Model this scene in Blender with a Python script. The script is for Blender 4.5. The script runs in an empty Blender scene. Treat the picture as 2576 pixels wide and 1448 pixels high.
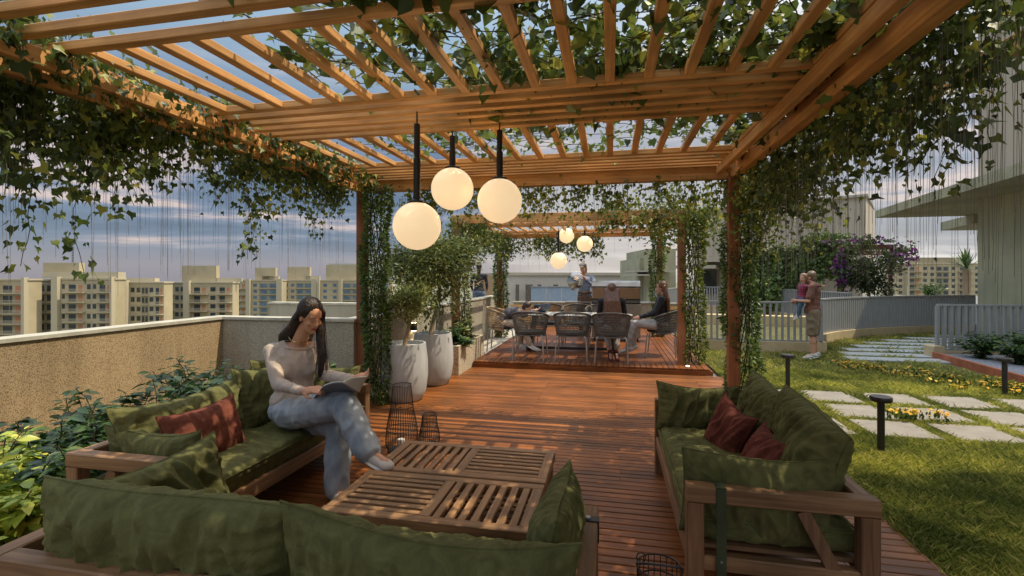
import bpy, math, random
import numpy as np
from mathutils import Vector, Matrix, noise
random.seed(7); rng = np.random.default_rng(7)
SC = bpy.context.scene; COL = SC.collection
R = math.radians
A = R(11.57); SA, CA = math.sin(A), math.cos(A)
HC = 1.6; FOC = 1206.0

def Q(px, py, d):
    """a point seen at (px, py) of the 2576 px wide photograph, d metres ahead"""
    u = (px-1288)/FOC; v = (695-py)/FOC
    return Vector((d*(-SA+u*CA), d*(CA+u*SA), HC+d*v))
def QX(px, d): return Q(px, 695, d)

# ------------------------------------------------------------------ materials
def nt(name):
    m = bpy.data.materials.new(name); m.use_nodes = True
    t = m.node_tree; b = t.nodes['Principled BSDF']
    return m, t, b
def node(t, kind, **kw):
    n = t.nodes.new(kind)
    for k, v in kw.items():
        if k in n.inputs: n.inputs[k].default_value = v
        else: setattr(n, k, v)
    return n
def ramp(t, src, stops):
    r = t.nodes.new('ShaderNodeValToRGB')
    while len(r.color_ramp.elements) < len(stops): r.color_ramp.elements.new(.5)
    for e, (p, c) in zip(r.color_ramp.elements, stops):
        e.position = p; e.color = (*c, 1) if len(c) == 3 else c
    t.links.new(src, r.inputs[0]); return r
def mix(t, a, b, f, mode='MIX'):
    n = t.nodes.new('ShaderNodeMix'); n.data_type = 'RGBA'; n.blend_type = mode
    for s, x in ((6, a), (7, b), (0, f)):
        if hasattr(x, 'links') or isinstance(x, bpy.types.NodeSocket): t.links.new(x, n.inputs[s])
        else: n.inputs[s].default_value = (*x, 1) if isinstance(x, tuple) else x
    return n.outputs[2]
def dark(c, k): return tuple(x*k for x in c)
def M(name, col, rough=.6, metal=0, bump=None, var=.25, vscale=6, island=0, spec=.5, sheen=0, col2=None, stretch=(1, 1, 1)):
    """surface colour with broad mottling, fine bump and per-piece variation"""
    m, t, b = nt(name)
    b.inputs['Roughness'].default_value = rough; b.inputs['Metallic'].default_value = metal
    b.inputs['Specular IOR Level'].default_value = spec
    tc = node(t, 'ShaderNodeTexCoord'); mp = node(t, 'ShaderNodeMapping'); mp.inputs['Scale'].default_value = stretch
    t.links.new(tc.outputs['Object'], mp.inputs[0])
    n = node(t, 'ShaderNodeTexNoise', Scale=vscale, Detail=6.0, Roughness=.6); t.links.new(mp.outputs[0], n.inputs['Vector'])
    r = ramp(t, n.outputs[0], [(.3, dark(col, 1-var)), (.7, col2 or dark(col, 1+var))])
    c = r.outputs[0]
    if island:
        g = node(t, 'ShaderNodeNewGeometry')
        ir = ramp(t, g.outputs['Random Per Island'], [(0, (1-island,)*3), (1, (1+island*.6,)*3)])
        c = mix(t, c, ir.outputs[0], 1.0, 'MULTIPLY')
    t.links.new(c, b.inputs['Base Color'])
    if bump:
        n2 = node(t, 'ShaderNodeTexNoise', Scale=bump[0], Detail=3.0); t.links.new(mp.outputs[0], n2.inputs['Vector'])
        bp = node(t, 'ShaderNodeBump', Strength=bump[1], Distance=bump[2] if len(bump) > 2 else .01)
        t.links.new(n2.outputs[0], bp.inputs['Height']); t.links.new(bp.outputs[0], b.inputs['Normal'])
    if sheen: b.inputs['Sheen Weight'].default_value = sheen; b.inputs['Sheen Roughness'].default_value = .4
    return m
def wood(name, c1, c2, axis, rough=.55, island=.25, scale=1.0):
    m, t, b = nt(name); b.inputs['Roughness'].default_value = rough; b.inputs['Specular IOR Level'].default_value = .3
    tc = node(t, 'ShaderNodeTexCoord'); mp = node(t, 'ShaderNodeMapping')
    s = [42*scale]*3; s[axis] = 1.6*scale; mp.inputs['Scale'].default_value = s
    t.links.new(tc.outputs['Object'], mp.inputs[0])
    g = node(t, 'ShaderNodeNewGeometry')
    # shift the grain from one board to the next
    ad = node(t, 'ShaderNodeVectorMath', operation='ADD'); t.links.new(mp.outputs[0], ad.inputs[0])
    sc = node(t, 'ShaderNodeMath', operation='MULTIPLY'); sc.inputs[1].default_value = 37
    t.links.new(g.outputs['Random Per Island'], sc.inputs[0]); t.links.new(sc.outputs[0], ad.inputs[1])
    n = node(t, 'ShaderNodeTexNoise', Scale=1.0, Detail=5.0, Roughness=.62, Distortion=.6); t.links.new(ad.outputs[0], n.inputs['Vector'])
    r = ramp(t, n.outputs[0], [(.28, c1), (.52, tuple((a+b_)/2 for a, b_ in zip(c1, c2))), (.72, c2)])
    n3 = node(t, 'ShaderNodeTexNoise', Scale=2.2, Detail=3.0); t.links.new(tc.outputs['Object'], n3.inputs['Vector'])
    r3 = ramp(t, n3.outputs[0], [(.3, (.62, .64, .66)), (.7, (1.15, 1.12, 1.08))])
    ir = ramp(t, g.outputs['Random Per Island'], [(0, (1-island,)*3), (1, (1+island*.5,)*3)])
    c = mix(t, r.outputs[0], ir.outputs[0], 1.0, 'MULTIPLY'); c = mix(t, c, r3.outputs[0], 1.0, 'MULTIPLY')
    t.links.new(c, b.inputs['Base Color'])
    bp = node(t, 'ShaderNodeBump', Strength=.35, Distance=.004)
    t.links.new(n.outputs[0], bp.inputs['Height']); t.links.new(bp.outputs[0], b.inputs['Normal'])
    return m
def leafm(name, stops, rough=.45, trans=.35, clump=1.3, patch=.3):
    m, t, b = nt(name)
    g = node(t, 'ShaderNodeNewGeometry'); r = ramp(t, g.outputs['Random Per Island'], stops)
    tc = node(t, 'ShaderNodeTexCoord'); n = node(t, 'ShaderNodeTexNoise', Scale=clump, Detail=2.0)
    t.links.new(tc.outputs['Object'], n.inputs['Vector'])
    r2 = ramp(t, n.outputs[0], [(.35, (1-patch, 1-patch*.85, 1-patch*1.1)), (.65, (1+patch*.85, 1+patch*.7, 1.0))])
    c = mix(t, r.outputs[0], r2.outputs[0], 1.0, 'MULTIPLY')
    t.links.new(c, b.inputs['Base Color']); b.inputs['Roughness'].default_value = rough
    tr = node(t, 'ShaderNodeBsdfTranslucent'); t.links.new(c, tr.inputs[0])
    ms = node(t, 'ShaderNodeMixShader'); ms.inputs[0].default_value = trans
    t.links.new(b.outputs[0], ms.inputs[1]); t.links.new(tr.outputs[0], ms.inputs[2])
    t.links.new(ms.outputs[0], t.nodes['Material Output'].inputs[0]); return m
def velvet(name, col, lo=.72, hi=1.35):
    m, t, b = nt(name); b.inputs['Roughness'].default_value = .85
    b.inputs['Sheen Weight'].default_value = .5; b.inputs['Sheen Roughness'].default_value = .35
    b.inputs['Sheen Tint'].default_value = (*[min(1, c*3.0) for c in col], 1); b.inputs['Specular IOR Level'].default_value = .15
    tc = node(t, 'ShaderNodeTexCoord'); n = node(t, 'ShaderNodeTexNoise', Scale=9.0, Detail=7.0, Roughness=.65, Distortion=1.2)
    t.links.new(tc.outputs['Object'], n.inputs['Vector'])
    r = ramp(t, n.outputs[0], [(.32, dark(col, lo)), (.68, dark(col, hi))]); t.links.new(r.outputs[0], b.inputs['Base Color'])
    n2 = node(t, 'ShaderNodeTexNoise', Scale=180.0, Detail=2.0); t.links.new(tc.outputs['Object'], n2.inputs['Vector'])
    n3 = node(t, 'ShaderNodeTexNoise', Scale=16.0, Detail=4.0, Distortion=2.0); t.links.new(tc.outputs['Object'], n3.inputs['Vector'])
    b1 = node(t, 'ShaderNodeBump', Strength=.35, Distance=.002); t.links.new(n2.outputs[0], b1.inputs['Height'])
    b2 = node(t, 'ShaderNodeBump', Strength=.5, Distance=.012); t.links.new(n3.outputs[0], b2.inputs['Height'])
    t.links.new(b1.outputs[0], b2.inputs['Normal']); t.links.new(b2.outputs[0], b.inputs['Normal']); return m
def speckle(name, c1, c2, c3, scale=90, rough=.9):
    m, t, b = nt(name); b.inputs['Roughness'].default_value = rough
    tc = node(t, 'ShaderNodeTexCoord')
    n = node(t, 'ShaderNodeTexNoise', Scale=scale, Detail=2.0); t.links.new(tc.outputs['Object'], n.inputs['Vector'])
    r = ramp(t, n.outputs[0], [(.38, c1), (.46, c2), (.6, c3)])
    n2 = node(t, 'ShaderNodeTexNoise', Scale=.9, Detail=5.0); t.links.new(tc.outputs['Object'], n2.inputs['Vector'])
    r2 = ramp(t, n2.outputs[0], [(.3, (.8, .8, .8)), (.7, (1.12, 1.1, 1.05))])
    c = mix(t, r.outputs[0], r2.outputs[0], 1.0, 'MULTIPLY')
    mp = node(t, 'ShaderNodeMapping'); mp.inputs['Scale'].default_value = (5, 5, .35); t.links.new(tc.outputs['Object'], mp.inputs[0])   # rain streaks
    n4 = node(t, 'ShaderNodeTexNoise', Scale=1.0, Detail=5.0, Roughness=.65); t.links.new(mp.outputs[0], n4.inputs['Vector'])
    r4 = ramp(t, n4.outputs[0], [(.34, (.84, .83, .81)), (.52, (1, 1, 1)), (.8, (1.08, 1.08, 1.08))]); c = mix(t, c, r4.outputs[0], 1.0, 'MULTIPLY')
    t.links.new(c, b.inputs['Base Color'])
    bp = node(t, 'ShaderNodeBump', Strength=.5, Distance=.004); t.links.new(n.outputs[0], bp.inputs['Height']); t.links.new(bp.outputs[0], b.inputs['Normal'])
    return m
def emis(name, col, st):
    m, t, b = nt(name); b.inputs['Base Color'].default_value = (*col, 1); b.inputs['Roughness'].default_value = .12
    b.inputs['Emission Color'].default_value = (*col, 1); b.inputs['Emission Strength'].default_value = st; return m

PW1, PW2 = (.50, .235, .075), (.88, .50, .19)
wood_x = wood('pergola_wood_x', PW1, PW2, 0); wood_y = wood('pergola_wood_y', PW1, PW2, 1)
wood_z = wood('post_wood_z', (.25, .095, .04), (.42, .17, .075), 2)
DK1, DK2 = (.14, .047, .012), (.40, .14, .034)
deck_x = wood('deck_wood_x', DK1, DK2, 0, rough=.42, island=.38); deck_y = wood('deck_wood_y', DK1, DK2, 1, rough=.42, island=.32)
teak_x = wood('teak_x', (.19, .095, .045), (.42, .25, .13), 0, rough=.5); teak_y = wood('teak_y', (.19, .095, .045), (.42, .25, .13), 1, rough=.5); teak_z = wood('teak_z', (.16, .08, .04), (.36, .2, .11), 2, rough=.5)
tabl_x = wood('table_wood_x', (.22, .115, .05), (.48, .28, .14), 0, rough=.5); tabl_y = wood('table_wood_y', (.22, .115, .05), (.48, .28, .14), 1, rough=.5); tabl_z = wood('table_wood_z', (.25, .13, .06), (.5, .3, .16), 2)
green_v = velvet('green_velvet', (.118, .118, .045)); rust_v = velvet('rust_velvet', (.155, .05, .032)); brown_v = velvet('brown_velvet', (.15, .045, .032))
stucco_tan = speckle('tan_pebble_render', (.17, .115, .06), (.36, .26, .145), (.46, .345, .20), 130)
stucco_gry = speckle('grey_pebble_render', (.18, .165, .125), (.34, .315, .25), (.43, .405, .33), 130)
stucco_grn = speckle('olive_stucco', (.24, .23, .14), (.33, .32, .21), (.42, .41, .28), 60)
coping_m = M('pale_coping', (.42, .40, .32), .8, bump=(40, .2), var=.2)
soil_m = M('dark_soil', (.05, .035, .022), 1, bump=(30, .9, .03), var=.5, vscale=12)
black_m = M('black_metal', (.018, .017, .017), .38, var=.2, bump=(60, .05)); strapm = M('green_strap', (.05, .065, .03), .8, bump=(200, .3))
steel_m = M('grey_steel', (.42, .42, .42), .35, metal=.7, var=.08)
ivy_m = leafm('ivy_leaves', [(0, (.035, .06, .018)), (.4, (.08, .125, .032)), (.8, (.17, .23, .055)), (.98, (.36, .36, .07))])
lit_ivy_m = leafm('sunlit_ivy_leaves', [(0, (.07, .10, .025)), (.5, (.14, .19, .04)), (.85, (.26, .30, .06)), (1, (.5, .42, .06))], trans=.45)  # lit copy of the ivy, sunlight put into the leaf colour
post_ivy = leafm('post_ivy_leaves', [(0, (.04, .08, .025)), (.5, (.10, .17, .05)), (1, (.24, .34, .10))])  # ivy copy brightened in colour to stand for lit post leaves
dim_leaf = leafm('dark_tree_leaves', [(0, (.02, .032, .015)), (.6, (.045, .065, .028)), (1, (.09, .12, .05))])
tree_m = leafm('tree_leaves', [(0, (.06, .085, .028)), (.6, (.13, .17, .05)), (1, (.28, .30, .11))])
shrub_m = leafm('shrub_leaves', [(0, (.02, .055, .018)), (.55, (.05, .11, .03)), (.9, (.10, .17, .045)), (1, (.2, .26, .06))], rough=.35, trans=.3)
sunlit_shrub_m = leafm('sunlit_shrub_leaves', [(0, (.16, .24, .04)), (.5, (.40, .50, .08)), (1, (.68, .66, .14))], rough=.4)  # sunlit copy of the shrub leaves, the sun is painted in
stem_m = M('vine_stem', (.075, .055, .03), .9); string_m = M('dry_tendril', (.22, .21, .20), .9); bark_m = M('pale_bark', (.30, .22, .14), .9, bump=(40, .7), vscale=14, stretch=(1, 1, .3))

# ------------------------------------------------------------------ object plumbing
WL = {}
def link(o, parent=None):
    COL.objects.link(o)
    if parent is not None:
        o.parent = parent; o.location = -WL[parent.name]
        WL[o.name] = Vector((0, 0, 0))
    else: WL[o.name] = Vector((0, 0, 0))
    return o
def tag(o, label=None, cat=None, group=None, kind=None):
    for k, v in (('label', label), ('category', cat), ('group', group), ('kind', kind)):
        if v: o[k] = v
    return o
def thing(name, loc, label, cat, group=None, kind=None):
    o = bpy.data.objects.new(name, None); o.empty_display_size = .1; COL.objects.link(o); o.location = loc
    WL[o.name] = Vector(loc); return tag(o, label, cat, group, kind or 'thing')
class MB:
    def __init__(s): s.v = []; s.f = []; s.smooth = False
    def add(s, vs, fs):
        k = len(s.v); s.v += [tuple(x) for x in vs]; s.f += [tuple(i+k for i in f) for f in fs]; return s
    def box(s, p0, p1, M4=None):
        a = [min(x, y) for x, y in zip(p0, p1)]; b = [max(x, y) for x, y in zip(p0, p1)]
        vs = [(x, y, z) for z in (a[2], b[2]) for y in (a[1], b[1]) for x in (a[0], b[0])]
        if M4: vs = [M4 @ Vector(q) for q in vs]
        return s.add(vs, [(0, 2, 3, 1), (4, 5, 7, 6), (0, 1, 5, 4), (2, 6, 7, 3), (0, 4, 6, 2), (1, 3, 7, 5)])
    def cbox(s, p0, p1, c=.006):
        """box with its long edges eased"""
        a = [min(x, y) for x, y in zip(p0, p1)]; b = [max(x, y) for x, y in zip(p0, p1)]
        L = [b[i]-a[i] for i in range(3)]; ax = L.index(max(L)); i, j = [k for k in range(3) if k != ax]
        c = min(c, L[i]/3, L[j]/3)
        prof = [(a[i]+c, a[j]), (b[i]-c, a[j]), (b[i], a[j]+c), (b[i], b[j]-c), (b[i]-c, b[j]), (a[i]+c, b[j]), (a[i], b[j]-c), (a[i], a[j]+c)]
        vs = []
        for e in (a[ax], b[ax]):
            for q in prof:
                w = [0, 0, 0]; w[ax] = e; w[i] = q[0]; w[j] = q[1]; vs.append(w)
        fs = [(k, (k+1) % 8, 8+(k+1) % 8, 8+k) for k in range(8)]+[tuple(range(8))[::-1], tuple(range(8, 16))]
        return s.add(vs, fs)
    def bar(s, p0, p1, w, h, up=(0, 0, 1)):
        p0, p1 = Vector(p0), Vector(p1); d = (p1-p0).normalized(); up = Vector(up)
        if abs(d.dot(up)) > .98: up = Vector((0, 1, 0))
        x = d.cross(up).normalized(); y = x.cross(d)
        vs = [p+x*(sx*w/2)+y*(sy*h/2) for p in (p0, p1) for sx, sy in ((-1, -1), (1, -1), (1, 1), (-1, 1))]
        return s.add(vs, [(0, 1, 2, 3)[::-1], (4, 5, 6, 7), (0, 1, 5, 4), (1, 2, 6, 5), (2, 3, 7, 6), (3, 0, 4, 7)])
    def tube(s, pts, rad, n=8, closed=False):
        pts = [Vector(p) for p in pts]; m = len(pts); rad = rad if hasattr(rad, '__len__') else [rad]*m
        ref = Vector((0, 0, 1)); vs = []
        for i, p in enumerate(pts):
            if closed: d = pts[(i+1) % m]-pts[i-1]
            else: d = pts[min(i+1, m-1)]-pts[max(i-1, 0)]
            d = d.normalized() if d.length > 1e-9 else Vector((0, 0, 1))
            r0 = ref if abs(d.dot(ref)) < .95 else Vector((1, 0, 0))
            x = d.cross(r0).normalized(); y = d.cross(x)
            vs += [p+(x*math.cos(t)+y*math.sin(t))*rad[i] for t in [2*math.pi*k/n for k in range(n)]]
        fs = []
        for i in range(m if closed else m-1):
            j = (i+1) % m
            fs += [(i*n+k, i*n+(k+1) % n, j*n+(k+1) % n, j*n+k) for k in range(n)]
        if not closed: fs += [tuple(range(n))[::-1], tuple(range((m-1)*n, m*n))]
        return s.add(vs, fs)
    def lathe(s, prof, c=(0, 0, 0), n=32, close=True):
        vs = [(c[0]+r*math.cos(2*math.pi*k/n), c[1]+r*math.sin(2*math.pi*k/n), c[2]+z) for r, z in prof for k in range(n)]
        m = len(prof); fs = [(i*n+k, i*n+(k+1) % n, (i+1)*n+(k+1) % n, (i+1)*n+k) for i in range(m-1) for k in range(n)]
        if close: fs += [tuple(range(n))[::-1], tuple(range((m-1)*n, m*n))]
        return s.add(vs, fs)
    def prism(s, pts, z0, z1):
        n = len(pts); vs = [(x, y, z0) for x, y in pts]+[(x, y, z1) for x, y in pts]
        return s.add(vs, [(k, (k+1) % n, n+(k+1) % n, n+k) for k in range(n)]+[tuple(range(n))[::-1], tuple(range(n, 2*n))])
    def map(s, fn): s.v = [tuple(fn(*q)) for q in s.v]; return s
    def build(s, name, mat, parent=None, smooth=None):
        me = bpy.data.meshes.new(name); me.from_pydata([tuple(q) for q in s.v], [], s.f); me.validate(); me.update()
        me.materials.append(mat); o = bpy.data.objects.new(name, me)
        if smooth if smooth is not None else s.smooth:
            me.polygons.foreach_set('use_smooth', [True]*len(me.polygons))
            me.set_sharp_from_angle(angle=R(40))
        return link(o, parent)
def fast(name, V, F, mat, parent=None, smooth=False):
    """V (n,3), F (m,k) arrays of equal sized faces"""
    me = bpy.data.meshes.new(name); V = np.asarray(V, dtype=np.float32); F = np.asarray(F, dtype=np.int32)
    me.vertices.add(len(V)); me.vertices.foreach_set('co', V.ravel())
    me.loops.add(F.size); me.loops.foreach_set('vertex_index', F.ravel())
    me.polygons.add(len(F)); me.polygons.foreach_set('loop_start', np.arange(0, F.size, F.shape[1], dtype=np.int32))
    me.update(calc_edges=True); me.materials.append(mat)
    if smooth: me.polygons.foreach_set('use_smooth', [True]*len(F))
    return link(bpy.data.objects.new(name, me), parent)
def copy_tree(o, parent=None):
    c = o.copy(); COL.objects.link(c); c.parent = parent; WL[c.name] = WL.get(o.name, Vector((0, 0, 0)))
    for ch in list(o.children): copy_tree(ch, c)
    return c
IVY = np.array([(0, 0, 0), (-.36, -.14, .03), (-.5, .28, .12), (-.16, .5, .04), (0, 1.05, -.06), (.16, .5, .04), (.5, .28, .12), (.36, -.14, .03)])
IVYF = np.array([(0, 3, 2, 1), (0, 4, 3, 3), (0, 5, 4, 4), (0, 7, 6, 5)])
HEART = np.array([(0, 0, 0), (-.34, -.1, .05), (-.42, .32, .10), (0, 1, -.08), (.42, .32, .10), (.34, -.1, .05)]); HEARTF = np.array([(0, 3, 2, 1), (0, 5, 4, 3)])
LANC = np.array([(0, 0, 0), (-.2, .4, .07), (0, 1, -.1), (.2, .4, .07)]); LANCF = np.array([(0, 2, 1, 1), (0, 3, 2, 2)])
def leaves(name, P, size, mat, parent, shape=(HEART, HEARTF), droop=.5, flat=.0, D=None, N=None, jit=.38):
    P = np.asarray(P, float); n = len(P); sh, fc = shape
    if D is None:
        D = rng.normal(size=(n, 3)); D[:, 2] -= droop*2
    D = D/np.linalg.norm(D, axis=1)[:, None]
    if N is None:
        N = rng.normal(size=(n, 3)); N[:, 2] += flat*4
    X = np.cross(D, N); X /= np.linalg.norm(X, axis=1)[:, None]+1e-9; Z = np.cross(X, D)
    S = size*(1+jit*rng.normal(size=n)).clip(.4, 2)
    V = P[:, None, :]+S[:, None, None]*(sh[None, :, 0, None]*X[:, None, :]+sh[None, :, 1, None]*D[:, None, :]+sh[None, :, 2, None]*Z[:, None, :])
    k = len(sh)
    if fc.shape[1] == 4 and (fc[:, 2] == fc[:, 3]).any():
        tri = []
        for f in fc:
            tri.append((f[0], f[1], f[2]))
            if f[2] != f[3]: tri.append((f[0], f[2], f[3]))
        fc = np.array(tri)
    F = (fc[None]+(np.arange(n)*k)[:, None, None]).reshape(-1, fc.shape[1])
    return fast(name, V.reshape(-1, 3), F, mat, parent)
def strands(name, lines, rad, mat, parent, n=3):
    mb = MB()
    for L in lines: mb.tube(L, rad, n)
    return mb.build(name, mat, parent)
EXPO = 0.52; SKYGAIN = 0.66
# ------------------------------------------------------------------ the setting
ZB = 2.68                                    # underside of the pergola beams
def struct(name, mb, mat, **k): return tag(mb.build(name, mat, **k), kind='structure')
base = MB(); base.box((-6.2, -6, -.6), (15, 19.5, -.075)); struct('terrace_slab', base, M('terrace_concrete', (.22, .2, .17), .9))
dk = MB(); y = .2
while y < 8.17:
    x = -3.12
    while x < 1.75:
        x2 = min(1.75, x+random.choice((1.6, 2.2, 2.8)))
        if 1.75-x2 < .4: x2 = 1.75
        dk.cbox((x+.0015, y, -.028), (x2-.0015, y+.067, random.uniform(-.001, .0008)), .004); x = x2
    y += .0745
struct('wooden_deck', dk, deck_x)
jo = MB(); jo.box((-3.1, .2, -.07), (1.73, 8.2, -.032)); struct('deck_substructure', jo, M('deck_dark', (.02, .01, .006), .9))
fa = MB(); fa.box((1.752, .2, -.07), (1.772, 8.2, -.002)); struct('deck_edge', fa, deck_y)
# raised dining platform
pf = MB(); px0, px1, py0, py1, PZ = -2.38, 1.6, 8.2, 14.3, .1
x = px0
while x < px1-.05: pf.cbox((x, py0, .072), (x+.082, py0+.42, PZ), .003); x += .09
y = py0+.43
while y < py1: pf.cbox((px0, y, .07), (.95, y+.08, PZ-.001), .003); y += .088
x = .96
while x < px1-.05: pf.cbox((x, py0+.43, .072), (x+.082, py1, PZ+.001), .003); x += .09
for q in ((px0, py0-.02, .0, px1+.02, py0-.001, .066), (px1+.001, py0, .0, px1+.021, py1, .066)): pf.box(q[:3], q[3:])
struct('dining_platform', pf, wood('platform_wood', (.13, .042, .013), (.34, .115, .032), 0, rough=.42, island=.3))
pu = MB(); pu.box((px0+.01, py0+.01, .001), (px1-.01, py1, .068)); struct('platform_substructure', pu, bpy.data.materials['deck_dark'])
# lawn, bed of soil, plaza, city ground
lw = MB(); lw.box((1.774, -5, -.07), (14.9, 19.4, -.03)); lawn_m = M('lawn_soil', (.075, .085, .025), 1, bump=(60, .8, .02), var=.4, vscale=5, col2=(.16, .14, .05)); struct('lawn', lw, lawn_m)
sb = MB(); sb.box((-5.0, -4, -.07), (-3.14, 5.5, .02)); struct('planting_bed_soil', sb, soil_m)
sw = MB(); sw.box((-6.0, 5.75, -.07), (-3.3, 8.2, -.02)); sw.box((-3.1, 8.2, -.07), (-2.4, 19, -.02)); sw.box((-2.4, 14.35, -.07), (1.77, 19, -.02)); struct('service_path', sw, M('path_concrete', (.42, .39, .33), .9, var=.1))
pz = MB(); pz.box((-20, 19.55, -2.4), (90, 110, -2.2)); struct('plaza', pz, M('plaza_paving', (.17, .17, .17), .85, var=.12, vscale=.3))
gd = MB(); gd.box((-3000, -800, -46), (3000, 4000, -45)); struct('ground', gd, M('city_ground', (.16, .16, .10), 1, var=.5, vscale=.02))

# grass: one mass of blades, plus tufts between the paving slabs
SLABS = []
for r_, (ya, yb) in enumerate(((5.47, 6.03), (6.13, 6.70), (6.83, 7.42))):
    for c in range(6):
        x0 = 1.86+c*.755+(.0, -.03, -.05)[r_]
        if x0+.6 < 6.05: SLABS.append((x0, x0+.6, ya, yb))
FS = []
for i in range(9):
    yy = 10.35+i*.62; xx = 4.55+.0*i+.085*i*i*.75+.12*i
    FS.append((xx, xx+1.75+.05*i, yy, yy+.42))
def rail_curve(t):   # the curved railing, t 0..1
    p0, p1, p2, p3 = Vector((4.4, 11.3)), Vector((4.55, 13.2)), Vector((6.6, 15.0)), Vector((10.4, 16.4))
    return p0*(1-t)**3+p1*3*t*(1-t)**2+p2*3*t*t*(1-t)+p3*t**3
def grass(n, x0, x1, y0, y1, h, w, near):
    P = rng.uniform((x0, y0), (x1, y1), size=(n, 2))
    keep = np.ones(n, bool)
    for a, b, c, d in SLABS+FS: keep &= ~((P[:, 0] > a+.012) & (P[:, 0] < b-.012) & (P[:, 1] > c+.012) & (P[:, 1] < d-.012))
    keep &= ~((P[:, 0] < 4.4) & (P[:, 1] > 11.15)) & ~((P[:, 0] > 5.95) & (P[:, 1] < 11.05) & (P[:, 1] > 3))
    cx = np.interp(P[:, 1], *zip(*[(rail_curve(t/20)[1], rail_curve(t/20)[0]) for t in range(21)]))
    keep &= ~((P[:, 1] > 11.3) & (P[:, 0] < cx+.12))
    P = P[keep]; n = len(P)
    # patchy growth
    k = np.sin(P[:, 0]*5.1+np.sin(P[:, 1]*3.3)*2)*np.sin(P[:, 1]*4.3+np.sin(P[:, 0]*2.1)*2)
    H = h*(1+.35*k+.35*rng.normal(size=n)).clip(.3, 2.2)
    a = rng.uniform(0, 2*math.pi, n); l = rng.normal(size=(n, 2))*.45
    V = np.zeros((n, 4, 3)); V[:, :, :2] = P[:, None]; V[:, :, 2] = -.035
    V[:, 0, 0] -= np.cos(a)*w/2; V[:, 0, 1] -= np.sin(a)*w/2; V[:, 1, 0] += np.cos(a)*w/2; V[:, 1, 1] += np.sin(a)*w/2
    V[:, 2, :2] += l*H[:, None]*.45; V[:, 2, 2] += H*.62; V[:, 2, 0] += np.cos(a)*w*.4
    V[:, 3, :2] += l*H[:, None]*1.2; V[:, 3, 2] += H
    F = (np.array([(0, 1, 2), (0, 2, 3)])[None]+(np.arange(n)*4)[:, None, None]).reshape(-1, 3)
    return V.reshape(-1, 3), F
gm = leafm('grass_blades', [(0, (.10, .13, .03)), (.5, (.32, .36, .08)), (.85, (.56, .52, .16)), (1, (.68, .58, .28))], rough=.6, trans=.35, clump=1.6, patch=.5)
Vs = []; Fs = []; off = 0
for args in ((190000, 1.775, 4.5, 2.4, 6.0, .042, .0026, 1), (150000, 1.775, 6.0, 6.0, 9.0, .046, .004, 1), (90000, 1.775, 11.5, 9.0, 17.3, .055, .007, 0), (22000, 4.5, 6.1, 4.2, 6.0, .042, .003, 1)):
    V, F = grass(*args); Vs.append(V); Fs.append(F+off); off += len(V)
g = fast('grass', np.concatenate(Vs), np.concatenate(Fs), gm); tag(g, 'short sunlit green and straw coloured lawn grass', 'grass', kind='stuff')

# paving slabs
slab_m = M('pale_limestone', (.24, .215, .18), .8, bump=(35, .35, .004), var=.2, vscale=5, island=.12); dslab_m = M('bluish_stone', (.36, .38, .37), .8, bump=(35, .35, .004), var=.15, vscale=4, island=.12)
colw = ['beside the right sofa', 'second from the sofa side', 'third from the sofa side', 'fourth from the sofa side', 'fifth from the sofa side', 'by the rusty edging']
for i, (a, b, c, d) in enumerate(SLABS):
    mb = MB(); mb.cbox((a, c, -.05), (b, d, .004), .006)
    o = mb.build('paving_slab', slab_m); row = ['nearest', 'middle', 'farthest'][i//6 if len(SLABS) == 18 else min(2, [5.47, 6.13, 6.83].index(c))]
    tag(o, f'square cream stone slab in the {row} row on the lawn, {colw[int(round((a-1.86)/.755))]}', 'paving slab', 'cream stepping slabs on the lawn', 'thing')
ords = ['first', 'second', 'third', 'fourth', 'fifth', 'sixth', 'seventh', 'eighth', 'ninth']
for i, (a, b, c, d) in enumerate(FS):
    mb = MB(); mb.cbox((a, c, -.05), (b, d, .004), .006); o = mb.build('paving_slab', dslab_m)
    tag(o, f'long grey stone strip of the garden path behind the lawn, {ords[i]} counting from the camera', 'paving slab', 'grey path strips by the curved railing', 'thing')

# parapet walls
def wallobj(name, boxes, mat, cap, label, cat='wall', group=None):
    t = thing(name, boxes[0][0], label, cat, group); mb = MB()
    for p0, p1 in boxes: mb.box(p0, p1)
    mb.build('wall_face', mat, t)
    if cap:
        mc = MB()
        for p0, p1 in boxes:
            z = max(p0[2], p1[2]); mc.box((min(p0[0], p1[0])-.02, min(p0[1], p1[1])-.02, z+.001), (max(p0[0], p1[0])+.02, max(p0[1], p1[1])+.02, z+.035))
        mc.build('coping', coping_m, t)
    return t
wallobj('parapet_wall', [((-5.28, -4, -.6), (-5.08, 5.5, 1.03))], stucco_tan, 1, 'tan pebbledash parapet wall behind the left plants, with pale coping')
wallobj('parapet_wall', [((-5.28, 5.505, -.6), (-3.16, 5.68, 1.028))], stucco_gry, 1, 'grey pebbledash parapet wall right behind the reading woman')
wallobj('parapet_wall', [((-3.36, 5.70, -.6), (-3.18, 13.5, 1.024))], stucco_gry, 1, 'rendered parapet wall running behind the two potted trees')
wallobj('parapet_wall', [((-6.6, 8.3, -.6), (-3.4, 8.5, 1.06))], stucco_gry, 1, 'grey parapet wall stretch seen beyond the wall behind the woman')

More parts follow.
